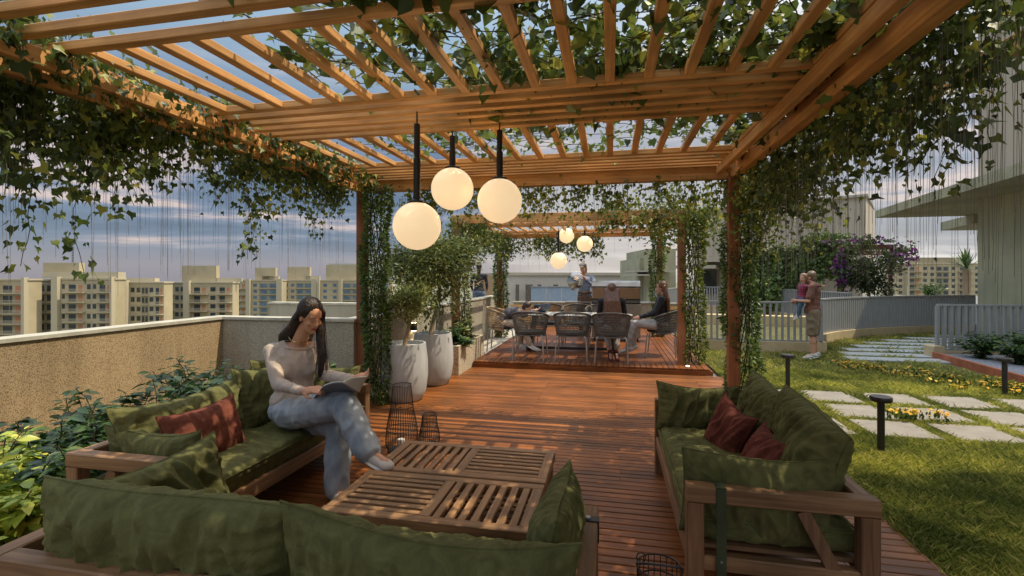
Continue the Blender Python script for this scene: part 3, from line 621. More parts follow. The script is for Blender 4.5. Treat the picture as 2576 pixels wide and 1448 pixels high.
# ------------------------------------------------------------------ pots, trees, planter
pot_m = M('white_concrete', (.44, .46, .46), .75, bump=(30, .3, .006), var=.22, vscale=4, stretch=(1, 1, .25)); soilp = M('potting_gravel', (.42, .36, .27), .95, bump=(120, .8), var=.4, vscale=60)
def pot(x, y, r, h, lab):
    t = thing('plant_pot', (x, y, 0), lab, 'plant pot', 'white concrete pots'); mb = MB()
    prof = [(r*.70, 0), (r*.78, .02), (r*.92, h*.18), (r, h*.45), (r*.985, h*.7), (r*.91, h*.96), (r*.90, h), (r*.83, h), (r*.82, h-.05)]
    mb.lathe(prof, (x, y, 0), 56); mb.build('pot_body', pot_m, t, smooth=True)
    mb = MB(); mb.lathe([(r*.815, h-.07), (r*.815, h-.052), (.02, h-.045)], (x, y, 0), 40); mb.build('soil', soilp, t)
def tree(x, y, z0, zf, zt, cr, n, size, mat, lab, trunk_r=.03, name='potted_tree', cat='tree', squash=.8, group=None, fork=True, seed=1, ctr=(0, 0)):
    rs = random.Random(seed); t = thing(name, (x, y, z0), lab, cat, group); mb = MB(); tips = []
    def limb(p, d, ln, r, lv):
        L = [p]; q = p.copy(); dd = d.copy()
        for i in range(5):
            dd = (dd+Vector((rs.gauss(0, .16), rs.gauss(0, .16), rs.gauss(.02, .1)))).normalized(); q = q+dd*ln/5; L.append(q.copy())
        mb.tube(L, [r*(1-.45*i/5) for i in range(6)], 8 if lv < 1 else 5)
        tips.append((L[3], lv)); tips.append((q, lv))
        if lv < 3:
            for k in range(3 if lv else 4):
                a = rs.uniform(0, 6.3); sp = rs.uniform(.55, 1.0)
                limb(q, (dd*.75+Vector((math.cos(a)*sp, math.sin(a)*sp, rs.uniform(-.1, .5)))).normalized(), ln*rs.uniform(.55, .8) if lv else cr*.62, r*.55, lv+1)
    limb(Vector((x, y, z0)), Vector((.02, 0, 1)), zf-z0, trunk_r, 0)
    mb.build('trunk', bark_m, t, smooth=True)
    tp = [q for q, lv in tips if lv >= 2]; c = Vector((x+ctr[0], y+ctr[1], (zf+zt)/2+.02)); P = []
    H = (zt-zf)/2*1.15
    clumps = [c+Vector((rs.gauss(0, .5)*cr, rs.gauss(0, .5)*cr, rs.gauss(0, .5)*H)) for _ in range(34)]
    clumps = [q for q in clumps if ((q-c).xy.length/cr)**2+((q.z-c.z)/H)**2 < 1.15]+[q for q in tp if q.z > zf-.1 and (q-c).xy.length < cr*1.1][:40]
    m_ = len(clumps); idx = rng.integers(0, m_, n); C = np.array([tuple(q) for q in clumps])[idx]
    P = C+rng.normal(size=(n, 3))*cr*.17
    D = (P-np.array(c))+rng.normal(size=(n, 3))*cr*.5; D[:, 2] += .1*cr
    leaves('crown', P, size, mat, t, shape=(LANC, LANCF), D=D, flat=.3)
    return t
olive_lit = leafm('olive_lit_leaves', [(0, (.10, .13, .04)), (.6, (.22, .27, .08)), (1, (.42, .43, .18))])  # the crown's lit look is put into this leaf colour
pot(-2.63, 5.85, .305, .735, 'white barrel shaped concrete pot nearer the camera, beside the ivy post'); pot(-2.60, 6.80, .305, .755, 'white barrel shaped concrete pot behind and right of the first one')
tree(-2.63, 5.85, .66, .98, 1.52, .37, 3200, .048, olive_lit, 'small bonsai like tree with light painted into its leaves in the nearer white pot', .032, seed=4, group='trees in white pots')
tree(-2.62, 6.80, .68, 1.2, 2.42, .70, 15000, .06, tree_m, 'taller bushy green tree in the farther white pot', .04, seed=9, group='trees in white pots', ctr=(-.02, 0))
bx = thing('planter_box', (-3.0, 7.5, 0), 'rough beige stone planter box right of the white pots', 'planter'); mb = MB(); X0, X1, Y0, Y1, Hh = -3.02, -2.40, 7.42, 9.0, .47
for p_, q_ in (((X0, Y0, 0), (X1, Y0+.06, Hh)), ((X0, Y1-.06, 0), (X1, Y1, Hh)), ((X0, Y0+.06, 0), (X0+.06, Y1-.06, Hh)), ((X1-.06, Y0+.06, 0), (X1, Y1-.06, Hh))): mb.box(p_, q_)
mb.build('box_wall', speckle('beige_stone', (.28, .22, .14), (.46, .39, .28), (.58, .51, .39), 40), bx); mb = MB(); mb.box((X0+.061, Y0+.061, .0), (X1-.061, Y1-.061, Hh-.04)); mb.build('soil', soil_m, bx)
def shrub(x, y, z, r, h, n, size, mat, lab, group, name='shrub', ns=9, shape=None):
    t = thing(name, (x, y, z), lab, 'shrub', group); L = []; P = []; D = []
    for i in range(ns):
        a = U(0, 6.3); S = wander((x+U(-.04, .04), y+U(-.04, .04), z), h*U(.6, 1.15)/6, 6, (math.cos(a)*r/h*.7, math.sin(a)*r/h*.7, 1), .3); L.append(S)
        for j in range(n//ns):
            f_ = 6*(random.random()**.6)-1e-3; k = int(max(0, f_)); q = S[k].lerp(S[k+1], f_-k); a2 = U(0, 6.3)
            d_ = Vector((math.cos(a2), math.sin(a2), U(-.35, .45))); P.append(tuple(q+d_*U(.01, .05))); D.append(tuple(d_))
    strands('stem', L, .004, stem_m, t, 5); leaves('foliage', P, size, mat, t, shape=shape or (OVAL, OVALF), D=np.array(D), flat=.9); return t
OVAL = np.array([(0, 0, 0), (-.17, .2, .05), (-.24, .5, .07), (0, .55, .0), (-.12, .8, .0), (0, 1, -.1), (.12, .8, .0), (.24, .5, .07), (.17, .2, .05)])
OVALF = np.array([(0, 3, 2, 1), (0, 8, 7, 3), (3, 5, 4, 2), (3, 7, 6, 5)])
shrub(-2.72, 7.8, .42, .3, .34, 800, .07, shrub_m, 'dense green shrub filling the beige planter box', 'plants in the beige planter'); shrub(-2.75, 8.5, .42, .3, .42, 800, .07, tree_m, 'paler green shrub at the rear of the beige planter box', 'plants in the beige planter')
shrub(-2.42, 7.75, .44, .26, .16, 110, .10, shrub_m, 'broad leaved plant spilling over the side of the beige planter', 'plants in the beige planter', ns=7)
# plants between the left sofa and the parapet
GS = 'leafy shrubs in the bed behind the left sofa'
for i, (x, y, r, h, m_, lab) in enumerate(((-3.35, 1.75, .35, .42, sunlit_shrub_m, 'shrub painted sunlit lime green left of the front sofa, lowest in the picture'), (-3.45, 2.12, .35, .50, sunlit_shrub_m, 'shrub painted sunlit lime green at the near arm of the left sofa'), (-3.9, 2.35, .4, .55, sunlit_shrub_m, 'shrub painted sunlit lime green at the left picture edge under the tan wall'),
        (-3.4, 2.55, .38, .56, shrub_m, 'dark green shrub just behind the near corner of the left sofa'), (-4.1, 2.8, .42, .62, shrub_m, 'tall dark green shrub at the left picture edge under the tan wall'), (-3.5, 3.0, .38, .62, shrub_m, 'dark green shrub behind the long back cushion, nearer half'), (-4.3, 3.35, .42, .66, shrub_m, 'dark shrub against the tan wall, third from the camera'),
        (-3.45, 3.45, .36, .66, shrub_m, 'dark green shrub behind the long back cushion, farther half'), (-3.9, 3.75, .4, .7, shrub_m, 'tall shrub with upright shoots in front of the tan wall'), (-3.45, 4.0, .35, .66, shrub_m, 'dark green shrub behind the square cushion'), (-4.4, 4.4, .4, .72, shrub_m, 'tall shrub next to the corner of the tan and grey walls'), (-3.7, 4.5, .35, .74, shrub_m, 'upright shrub behind the woman in front of the grey wall'), (-3.3, 4.9, .3, .6, shrub_m, 'low shrub at the foot of the grey wall behind the woman'))):
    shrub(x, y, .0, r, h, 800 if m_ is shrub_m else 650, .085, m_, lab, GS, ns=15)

# ------------------------------------------------------------------ dining set
rope_m = M('grey_rope', (.13, .12, .105), .85, bump=(250, .6), var=.2); rope_t = M('tan_rope', (.42, .30, .18), .85, bump=(250, .6), var=.2); pad_m = M('dark_pad', (.03, .033, .036), .8, bump=(150, .3))
def chair_proto(mat):
    t = thing('dining_chair', (0, 0, 0), 'x', 'chair', 'woven dining chairs'); wl = t
    mb = MB(); n = 44
    def prof(z): return .245+.05*((z-.40)/.38)  # widens upward
    def pt(a, z):  # a: 0 = straight back
        low = .10*(abs(a)/R(100))**2  # arms sweep down
        zz = z-(low if z > .6 else low*.2); r = prof(z)
        return (r*math.sin(a), .02-r*.95*math.cos(a), zz)
    for k in range(n+1):
        a = R(-102+204*k/n); mb.tube([pt(a, .40+.37*i/6) for i in range(7)], .0052, 4)
    for i in range(10):
        z = .42+.34*i/9; mb.tube([pt(R(-102+204*k/28), z) for k in range(29)], .0052, 4)
    mb.build('woven_back', mat, t)
    mb = MB(); mb.tube([pt(R(-104+208*k/36), .78) for k in range(37)], .013, 8); mb.tube([pt(R(-104+208*k/36), .40) for k in range(37)], .010, 6); mb.build('rim', mat, t, smooth=True)
    mb = MB(); mb.lathe([(.20, .395), (.235, .405), (.245, .43), (.235, .455), (.20, .466), (.02, .462)], (0, .02, 0), 36); mb.build('seat', pad_m, t, smooth=True)
    for sx in (-1, 1):
        for sy, y_ in ((-1, -.2), (1, .24)):
            mb = MB(); mb.tube([(sx*.20, y_*.8, .40), (sx*.225, y_*.95, .38), (sx*.235, y_, .30), (sx*.25, y_*1.12, .0)], .011, 8); mb.build('leg', steel_m, t, smooth=True)
    return t
cg = chair_proto(rope_m)
def put(o, x, y, rz, lab, s=1.12):
    o.location = (x, y, PZ); o.rotation_euler.z = rz; o.scale = (s, s, s*1.0); o['label'] = lab
chairs = [(-1.43, 8.64, 0, 'grey woven dining chair in the front row, left of three'), (-.67, 8.64, 0, 'empty grey woven dining chair in the middle of the front row'), (.02, 8.62, 0, 'grey woven dining chair under the long haired woman seen from behind'),
          (.98, 9.5, R(80), 'grey woven dining chair at the right table end, under the woman in white trousers'), (-1.35, 10.62, math.pi, 'woven chair on the far side of the table, leftmost of three'), (-.72, 10.66, math.pi, 'woven chair on the far side of the table in front of the cook'), (-.2, 10.62, math.pi, 'woven chair on the far side of the table beside the grill')]
for i, (x, y, rz, lab) in enumerate(chairs): put(cg if i == 0 else copy_tree(cg), x, y, rz, lab)
ct = chair_proto(rope_t); put(ct, -2.18, 9.55, R(-85), 'tan woven dining chair at the left table end')
tt = thing('dining_table', (-.75, 9.65, PZ), 'long oval dining table with pale stone top and black legs', 'table'); tx, ty = -.76, 9.65
mb = MB(); mb.lathe([(1.14, .728), (1.19, .738), (1.19, .752), (1.16, .757), (.01, .758)], (0, 0, 0), 64); mb.map(lambda x, y, z: (tx+math.copysign(abs(x/1.19)**.75, x)*1.19, ty+math.copysign(abs(y/1.19)**.9, y)*.44, z+PZ)); mb.build('table_top', M('pale_marble', (.50, .50, .47), .35, var=.12), tt, smooth=False)
for sx in (-1, 1):
    mb = MB(); mb.bar((tx+sx*.72, ty, PZ+.727), (tx+sx*.86, ty, PZ+.02), .26, .09, up=(1, 0, 0)); mb.build('leg', black_m, tt)
mb = MB(); mb.box((tx-.84, ty-.05, PZ+.04), (tx+.84, ty+.05, PZ+.09)); mb.build('stretcher', black_m, tt)
# things on the table
b1 = thing('serving_bowl', (-1.45, 9.85, PZ+.758), 'dark blue rounded bowl standing on the dining table', 'bowl'); mb = MB(); mb.lathe([(.06, 0), (.12, .03), (.17, .10), (.18, .16), (.17, .16), (.11, .05), (.01, .04)], (-1.38, 9.85, PZ+.759), 32); mb.build('bowl_body', M('navy_glaze', (.04, .06, .10), .3), b1, smooth=True)
b2 = thing('bread_basket', (-1.66, 9.8, PZ+.758), 'pale wicker basket on the dining table beside the dark bowl', 'basket'); mb = MB(); mb.lathe([(.07, 0), (.10, .05), (.115, .12), (.10, .12), (.02, .03)], (-1.66, 9.8, PZ+.759), 28); mb.build('basket_body', rope_t, b2, smooth=True)
# grill
gx0, gx1, gy = -.42, .68, 11.35
gr = thing('barbecue_grill', (gx0, gy, PZ), 'large steel barbecue grill with closed hood behind the dining table', 'grill')
brush = M('brushed_steel', (.36, .35, .33), .3, metal=.85, var=.08, vscale=3, stretch=(1, 1, 14)); bronze = M('bronze_panel', (.30, .19, .11), .35, metal=.5, var=.1); cabm = M('grill_cabinet', (.30, .27, .22), .45, metal=.3, var=.08)
mb = MB(); mb.cbox((gx0, gy, PZ+.08), (gx1, gy+.55, PZ+.86), .01); mb.build('cabinet', cabm, gr)
mb = MB(); mb.prism([(gy+.02, .98), (gy-.0, 1.24), (gy+.06, 1.36), (gy+.2, 1.40), (gy+.52, 1.38), (gy+.55, .98)], gx0, gx1); mb.map(lambda a, b, c: (c, a, b+PZ)); mb.build('hood', brush, gr)
mb = MB(); mb.cbox((gx0+.03, gy-.012, PZ+.985), (gx1-.03, gy-.002, PZ+1.235), .003); mb.build('hood_panel', bronze, gr)
mb = MB(); mb.cbox((gx0-.01, gy-.035, PZ+1.245), (gx1+.01, gy-.012, PZ+1.275), .006); mb.build('handle', black_m, gr)
mb = MB(); mb.box((gx0, gy+.01, PZ+.862), (gx1, gy+.54, PZ+.978)); mb.build('burner_box', black_m, gr)
mb = MB(); k = gx0+.02
while k < gx1: mb.box((k, gy-.008, PZ+.89), (k+.014, gy+.005, PZ+.95)); k += .03
mb.build('vent_grille', brush, gr)
for sx, xa in ((-1, gx0-.62), (1, gx1+.003)):
    mb = MB(); mb.box((xa, gy+.03, PZ+.88), (xa+.617, gy+.5, PZ+.90)); mb.build('side_shelf', brush, gr)
for x in (gx0+.06, gx1-.06):
    mb = MB(); mb.tube([(x-.015, gy+.06, PZ+.04), (x+.015, gy+.06, PZ+.04)], .04, 16); mb.build('wheel', black_m, gr)

# bollards
def bollard(x, y, lab):
    t = thing('bollard_light', (x, y, 0), lab, 'bollard light', 'black bollard lights on the lawn'); mb = MB(); mb.lathe([(.03, -.06), (.03, .445)], (x, y, 0), 20); mb.build('post', black_m, t, smooth=True)
    mb = MB(); mb.lathe([(.03, .4455), (.082, .448), (.088, .456), (.088, .486), (.082, .494), (.01, .496)], (x, y, 0), 36); mb.build('cap', black_m, t, smooth=True)
bollard(2.47, 7.45, 'black bollard light nearest the pergola post, left of three'); bollard(2.45, 5.02, 'black bollard light closest to the camera, on the lawn behind the right sofa'); bollard(5.25, 7.72, 'black bollard light at the right edge by the rusty edging')
# yellow flowers
def flowers(lab, rects, n, size, z=.05):
    t = thing('flower_patch', (rects[0][0], rects[0][2], 0), lab, 'flowers', 'yellow flowers in the lawn'); P = []; Q_ = []
    for i in range(n):
        a, b, c, d = random.choice(rects); x, y = U(a, b), U(c, d)
        P.append((x, y, z+U(0, .05)))
        for _ in range(3): Q_.append((x+U(-.03, .03), y+U(-.03, .03), U(0, z)))
    DD = rng.normal(size=(len(P), 3)); leaves('petals', P*3, size, leafm('yellow_petals', [(0, (.75, .42, .03)), (.6, (.85, .62, .06)), (1, (.8, .3, .05))], trans=.3), t, D=rng.normal(size=(3*len(P), 3))*(1, 1, .2), flat=1.5, shape=(HEART, HEARTF))
    leaves('foliage', Q_, size*1.6, shrub_m, t, shape=(LANC, LANCF), D=np.array([(U(-.4, .4), U(-.4, .4), 1) for _ in Q_])); return t
flowers('drift of small yellow flowers along the far lawn before the rusty edging', [(3.9, 4.6, 9.0, 9.7), (4.3, 5.2, 8.4, 9.2), (4.6, 5.8, 7.8, 8.7), (5.2, 5.9, 7.5, 8.2)], 280, .03)
flowers('small clump of orange yellow flowers between the cream stone slabs', [(3.05, 3.62, 6.02, 6.16)], 42, .03, .08)
# ------------------------------------------------------------------ people
def prims(mb, P):
    for p in P:
        if p[0] == 'c':      # tapered capsule
            _, a, ra, b, rb = p[:5]; a, b = Vector(a), Vector(b); d = b-a
            if d.length < 1e-5: continue
            d.normalize(); r0 = Vector((0, 0, 1)) if abs(d.z) < .9 else Vector((1, 0, 0)); x = d.cross(r0).normalized(); y = d.cross(x); n = 14
            rings = [(a-d*ra*math.cos(R(t)), ra*math.sin(R(t))) for t in (15, 38, 62)]+[(a, ra), (a.lerp(b, .5), (ra+rb)/2), (b, rb)]+[(b+d*rb*math.cos(R(t)), rb*math.sin(R(t))) for t in (62, 38, 15)]
            vs = [c+(x*math.cos(2*math.pi*k/n)+y*math.sin(2*math.pi*k/n))*r for c, r in rings for k in range(n)]; m = len(rings)
            mb.add(vs, [(i*n+k, i*n+(k+1) % n, (i+1)*n+(k+1) % n, (i+1)*n+k) for i in range(m-1) for k in range(n)]+[tuple(range(n))[::-1], tuple(range((m-1)*n, m*n))])
        else:                # ellipsoid: centre, radii, axes (columns)
            _, c, rr, B = p; n = 16; vs = []; fs = []
            for i in range(1, 10):
                t = math.pi*i/10
                for k in range(n):
                    f = 2*math.pi*k/n; q = Vector((rr[0]*math.sin(t)*math.cos(f), rr[1]*math.sin(t)*math.sin(f), rr[2]*math.cos(t))); vs.append(Vector(c)+B @ q)
            for i in range(8): fs += [(i*n+k, (i+1)*n+k, (i+1)*n+(k+1) % n, i*n+(k+1) % n) for k in range(n)]
            fs += [tuple(range(n)), tuple(range(8*n, 9*n))[::-1]]; mb.add(vs, fs)
TMP = bpy.data.scenes.new('workshop')
def flesh(name, P, mat, parent, vox=.009, sm=6, disp=None):
    mb = MB(); prims(mb, P); me = bpy.data.meshes.new('t'); me.from_pydata([tuple(v) for v in mb.v], [], mb.f); o = bpy.data.objects.new('t', me); TMP.collection.objects.link(o)
    m = o.modifiers.new('r', 'REMESH'); m.mode = 'VOXEL'; m.voxel_size = vox; m.use_smooth_shade = True
    s = o.modifiers.new('s', 'SMOOTH'); s.factor = .5; s.iterations = sm
    TMP.view_layers[0].update(); dg = TMP.view_layers[0].depsgraph; out = bpy.data.meshes.new_from_object(o.evaluated_get(dg)); bpy.data.objects.remove(o)
    out.name = name; out.materials.clear(); out.materials.append(mat)
    if disp:
        amp, sc, st = disp
        n = len(out.vertices); co = np.zeros(n*3, np.float32); no = np.zeros(n*3, np.float32); out.vertices.foreach_get('co', co); out.vertices.foreach_get('normal', no); co = co.reshape(-1, 3); no = no.reshape(-1, 3)
        h = np.empty(n)
        for i, (x, y, z) in enumerate(co):
            q = Vector((x*sc, y*sc, z*sc*st)); h[i] = (1-abs(noise.noise(q))*3.4)+.5*noise.noise(q*2.3)
        out.vertices.foreach_set('co', (co+no*(amp*h)[:, None]).ravel().astype(np.float32))
    out.polygons.foreach_set('use_smooth', [True]*len(out.polygons)); out.update()
    return link(bpy.data.objects.new(name, out), parent)
def basis(fwd, up):
    f = Vector(fwd).normalized(); u = Vector(up); u = (u-f*u.dot(f)).normalized(); x = f.cross(u)   # x: the person's right
    return Matrix((x, f, u)).transposed()
def hand(w, fwd, palm, s=1.0, curl=.5, side=1, spread=.12, fr=.0078):
    """palm, four jointed fingers of different lengths, and a thumb from the side of the palm"""
    w = Vector(w); f = Vector(fwd).normalized(); n = Vector(palm); n = (n-f*n.dot(f)).normalized(); x = f.cross(n)*side; P = []
    B = Matrix((x, f, n)).transposed(); P.append(('e', w+f*.045*s, (.038*s, .052*s, .016*s), B))
    P.append(('c', w-f*.01*s, .022*s, w+f*.02*s, .024*s))
    for i, (o, l) in enumerate(((-.029, .068), (-.010, .078), (.010, .073), (.028, .058))):
        p = w+f*.085*s+x*o*s; d = (f+x*o*spread*20*.4).normalized(); l *= s
        for k, fr_ in enumerate((.45, .32, .23)):
            a = curl*(k+.6); q = p+(d*math.cos(a)+n*math.sin(a))*l*fr_; P.append(('c', p, fr*s*(1-.1*k), q, fr*s*(.92-.1*k))); p = q
    p = w+f*.025*s-x*.030*s; q = p+(f*.7-x*.6+n*.35).normalized()*.034*s; P.append(('c', p, fr*1.35*s, q, fr*1.1*s)); P.append(('c', q, fr*1.1*s, q+(f*.85-x*.1+n*.5).normalized()*.028*s, fr*.9*s))
    return P
def head(c, fwd, up, s=1.0, female=True):
    B = basis(fwd, up); c = Vector(c); L = lambda x, y, z: c+B @ Vector((x*s, y*s, z*s)); I = B; k = .94 if female else 1.0
    P = [('e', L(0, -.012, .03), (.073*s*k, .092*s, .085*s), I), ('e', L(0, .022, -.035), (.055*s*k, .062*s, .072*s), I), ('c', L(-.03, .025, -.065), .022*s, L(0, .062, -.088), .019*s), ('c', L(.03, .025, -.065), .022*s, L(0, .062, -.088), .019*s),
         ('c', L(0, .080, .018), .008*s, L(0, .100, -.020), .0105*s), ('c', L(-.011, .086, -.024), .007*s, L(.011, .086, -.024), .007*s), ('e', L(0, .077, -.050), (.022*s, .011*s, .010*s), I),
         ('c', L(-.036, .064, .028), .008*s, L(.036, .064, .028), .008*s), ('e', L(-.038, .058, -.022), (.020*s, .016*s, .02*s), I), ('e', L(.038, .058, -.022), (.020*s, .016*s, .02*s), I),
         ('e', L(-.072*k, -.005, -.008), (.008*s, .018*s, .028*s), I), ('e', L(.072*k, -.005, -.008), (.008*s, .018*s, .028*s), I)]
    return P, L, B
eye_w = M('eye_white', (.62, .6, .56), .3, var=.02); eye_d = M('dark_eye', (.03, .02, .012), .25, var=.02)
def face(L, B, s, t, lipc=(.32, .075, .06), brow=(.03, .02, .015), closed=False):
    for sx in (-1, 1):
        if not closed:
            mb = MB(); prims(mb, [('e', L(sx*.029, .0705, .006), (.0125*s, .008*s, .0052*s), B)]); e = mb.build('eye', eye_w, t, smooth=True)
            mb = MB(); prims(mb, [('e', L(sx*.029+.002, .0765, .0045), (.005*s, .004*s, .005*s), B)]); mb.build('iris', eye_d, e, smooth=True)
        mb = MB(); mb.tube([L(sx*.016, .0785, .0085 if closed is False else .001), L(sx*.029, .080, .0125 if closed is False else -.002), L(sx*.043, .0705, .0075 if closed is False else .001)], [.0009*s, .0014*s, .0009*s], 5); mb.build('eyelashes', eye_d, t)
        mb = MB(); mb.tube([L(sx*.014, .083, .029), L(sx*.030, .081, .036), L(sx*.048, .066, .030)], [.0012*s, .002*s, .0008*s], 6); mb.build('eyebrow', M('brow', brow, .9), t)
    mb = MB(); mb.tube([L(-.021, .0785, -.052), L(-.008, .0885, -.048), L(0, .0885, -.0495), L(.008, .0885, -.048), L(.021, .0785, -.052)], [.001*s, .0042*s, .004*s, .0042*s, .001*s], 8)
    mb.tube([L(-.020, .078, -.053), L(0, .0875, -.0575), L(.020, .078, -.053)], [.001*s, .0052*s, .001*s], 8); mb.build('lips', M('lip', lipc, .4, var=.05), t, smooth=True)
def skin(name, c):
    m = M(name, c, .5, var=.03, vscale=8); b = m.node_tree.nodes['Principled BSDF']; b.inputs['Subsurface Weight'].default_value = .15; b.inputs['Subsurface Radius'].default_value = (.02, .008, .004); b.inputs['Subsurface Scale'].default_value = .3; return m
def hairm(name, c1, c2):
    m = M(name, c1, .35, var=.5, vscale=45, col2=c2, stretch=(3, 3, .12), bump=(60, .8, .006)); return m
def cloth(name, c, var=.15, col2=None): return M(name, c, .85, var=var, vscale=5, bump=(260, .25, .002), col2=col2, sheen=.15)
def locks(name, lines, mat, t, r=.004, vox=None):
    mb = MB()
    for L in lines: mb.tube(L, [r*(1-.6*i/(len(L)-1)) for i in range(len(L))], 5)
    return mb.build(name, mat, t, smooth=True)
def person_build(loc, label, J, s, mats, fem=True, group='people on the terrace', vox=.011, sleeves='long', legs='long', hair=None, hands=None, hf=None, hup=(0, 0, 1), loose=1.0, flare=1.0, wr=.006, closed=False, detail=True, shoe=None, brow=(.03, .02, .015), ank=None, bust=0, trunk_r=1.0, hem=0):
    """J: joints in world space. mats: skin, top, bottom, hair, shoe"""
    t = thing('person', loc, label, 'person', group); V = {k: Vector(v) for k, v in J.items()}; S = s
    up = (V['neck']-V['pelvis']).normalized(); acr = V['shR']-V['shL']; fw = up.cross(acr).normalized()*1; Bt = basis(fw, up)
    cl = lambda a, b, k: a.lerp(b, k)
    def torso(g):
        w = trunk_r; pel = V['pelvis']; nk = V['neck']; q = lambda k: cl(pel, nk, k) if 'waist' not in V else (cl(pel, V['waist'], k*2) if k < .5 else cl(V['waist'], nk, k*2-1))
        P = [('e', q(.06), (.160*S*w+g, .112*S*w+g, .12*S+g), Bt), ('e', q(.30), (.128*S*w+g, .098*S*w+g, .14*S), Bt), ('e', q(.50), (.130*S*w+g, .097*S*w+g, .14*S), Bt), ('e', q(.72)+Bt @ Vector((0, .008*S, 0)), (.148*S*w+g, .108*S*w+g, .13*S), Bt),
             ('c', V['shL']*.82+V['shR']*.18, .062*S+g, V['shR']*.82+V['shL']*.18, .062*S+g), ('c', V['shL'], .052*S+g, V['shR'], .052*S+g)]
        if bust: P += [('e', q(.66)+Bt @ Vector((sx*.062*S, .062*S, 0)), (.058*S+g, .050*S+g, .058*S+g), Bt) for sx in (-1, 1)]
        return P
    hc = V['head']; HF = Vector(hf) if hf else fw; HP, HL, HB = head(hc, HF, hup, S*.98, fem); nb = V['neck']
    body = HP+[('c', nb-up*.04*S, .052*S, HL(0, -.025, -.06), .044*S if fem else .052*S)]+torso(0)
    for k in 'LR':
        body += [('c', V['sh'+k], .044*S, V['el'+k], .034*S), ('c', V['el'+k], .034*S, V['wr'+k], .024*S), ('c', V['hip'+k], .075*S, V['kn'+k], .050*S), ('c', V['kn'+k], .050*S, V['an'+k], .034*S), ('c', V['kn'+k].lerp(V['an'+k], .12), .052*S, V['kn'+k].lerp(V['an'+k], .38), .052*S), ('c', V['an'+k], .032*S, V['toe'+k], .026*S)]
        if hands and k in hands: body += hand(V['wr'+k], *hands[k])
        else:
            d = (V['wr'+k]-V['el'+k]).normalized(); body += hand(V['wr'+k], d, fw*-1 if abs(d.dot(fw)) < .9 else Vector((0, 0, -1)), S, .35, 1 if k == 'R' else -1)
    flesh('body', body, mats['skin'], t, vox=vox if vox < .008 else .0085, sm=3)
    # top
    if mats.get('top'):
        T = torso(.011*loose); T = [p for p in T]
        for k in 'LR':
            T += [('c', V['sh'+k], .052*S*loose**.3+.006, V['el'+k], .043*S*loose**.5)]
            if sleeves == 'long': T += [('c', V['el'+k], .043*S*loose**.5, V['wr'+k].lerp(V['el'+k], .06), .0315*S)]
            elif sleeves == 'short': T[-1] = ('c', V['sh'+k], .056*S, V['sh'+k].lerp(V['el'+k], .72), .062*S)
        if hem: T += [('e', V['pelvis']-up*.02, (.168*S+.012, .122*S+.012, hem), Bt)]
        flesh('shirt', T, mats['top'], t, vox=vox, sm=4, disp=(wr*.8, 13, .55))
    if mats.get('bottom'):
        g = .014*loose; T = [('e', V['pelvis'], (.160*S+g, .118*S+g, .115*S), Bt)]
        for k in 'LR':
            if legs == 'shorts': T += [('c', V['hip'+k], .105*S, V['kn'+k].lerp(V['hip'+k], .08), .098*S)]
            else:
                a = V['an'+k].lerp(V['kn'+k], .06 if ank is None else ank); T += [('c', V['hip'+k], .094*S*flare**.25, V['kn'+k], .066*S*flare**.5), ('c', V['kn'+k], .066*S*flare**.5, a, .046*S*flare)]
        flesh('trousers' if legs != 'shorts' else 'shorts', T, mats['bottom'], t, vox=vox, sm=4, disp=(wr, 11, .6))
    if mats.get('shoe'):
        for k in 'LR':
            a, b = V['an'+k], V['toe'+k]; d = (b-a).normalized(); sd = Vector((d.y, -d.x, 0)).normalized() if abs(d.z) < .95 else Vector((1, 0, 0)); upv = sd.cross(d); upv = upv if upv.z > 0 else -upv
            Bs = Matrix((sd, d, upv)).transposed(); c = a.lerp(b, .45)-upv*.012*S
            sh = flesh('shoe', [('e', c, (.043*S, .135*S, .036*S), Bs), ('e', b-upv*.008, (.045*S, .055*S, .030*S), Bs), ('c', a-d*.035*S, .040*S, a+upv*.02*S, .042*S)], mats['shoe'], t, vox=.008, sm=3)
            if shoe:
                mb = MB(); prims(mb, [('e', c-upv*.026*S, (.050*S, .148*S, .014*S), Bs)]); mb.build('sole', shoe, sh, smooth=True)
    if detail: face(HL, HB, S*.98, t, closed=closed, brow=brow)
    return t, V, HL, HB, Bt
skA = skin('warm_skin', (.60, .31, .185)); skB = skin('pale_skin', (.55, .30, .20))
def cap_hair(HL, HB, s, k=1.0, top=.012, down=0, front=.045):
    return [('e', HL(0, -.028, .047), (.086*s, .090*s, .094*s), HB), ('e', HL(0, -.055, -.01-down), (.072*s, .062*s, .075*s+down), HB)]
# --- the reading woman on the left sofa
S1 = 1.1
J = dict(pelvis=Q(742, 1030, 3.72), waist=Q(741, 955, 3.76), neck=Q(752, 850, 3.76), head=Q(781, 797, 3.68), shR=Q(686, 884, 3.70), shL=Q(798, 876, 3.86), elR=Q(699, 966, 3.52), elL=Q(816, 944, 3.74), wrR=Q(762, 984, 3.33), wrL=Q(890, 953, 3.44),
         hipR=Q(728, 1040, 3.62), hipL=Q(752, 1048, 3.84), knR=Q(866, 1018, 3.36), knL=Q(850, 1066, 3.56), anR=Q(928, 1138, 3.22), toeR=Q(972, 1166, 3.14), anL=Q(848, 1236, 3.46), toeL=Q(872, 1262, 3.28))
jean = M('light_denim', (.28, .35, .44), .9, var=.3, vscale=7, bump=(300, .4, .002), col2=(.50, .54, .58), stretch=(1, 1, .5))
topm = cloth('stone_knit', (.50, .42, .36), .07)
hfw = (Q(818, 831, 3.56)-Q(781, 797, 3.68)).normalized()
mag = Q(850, 985, 3.36)
dirR = (Q(810, 976, 3.30)-J['wrR']).normalized(); dirL = (Q(922, 944, 3.42)-J['wrL']).normalized()
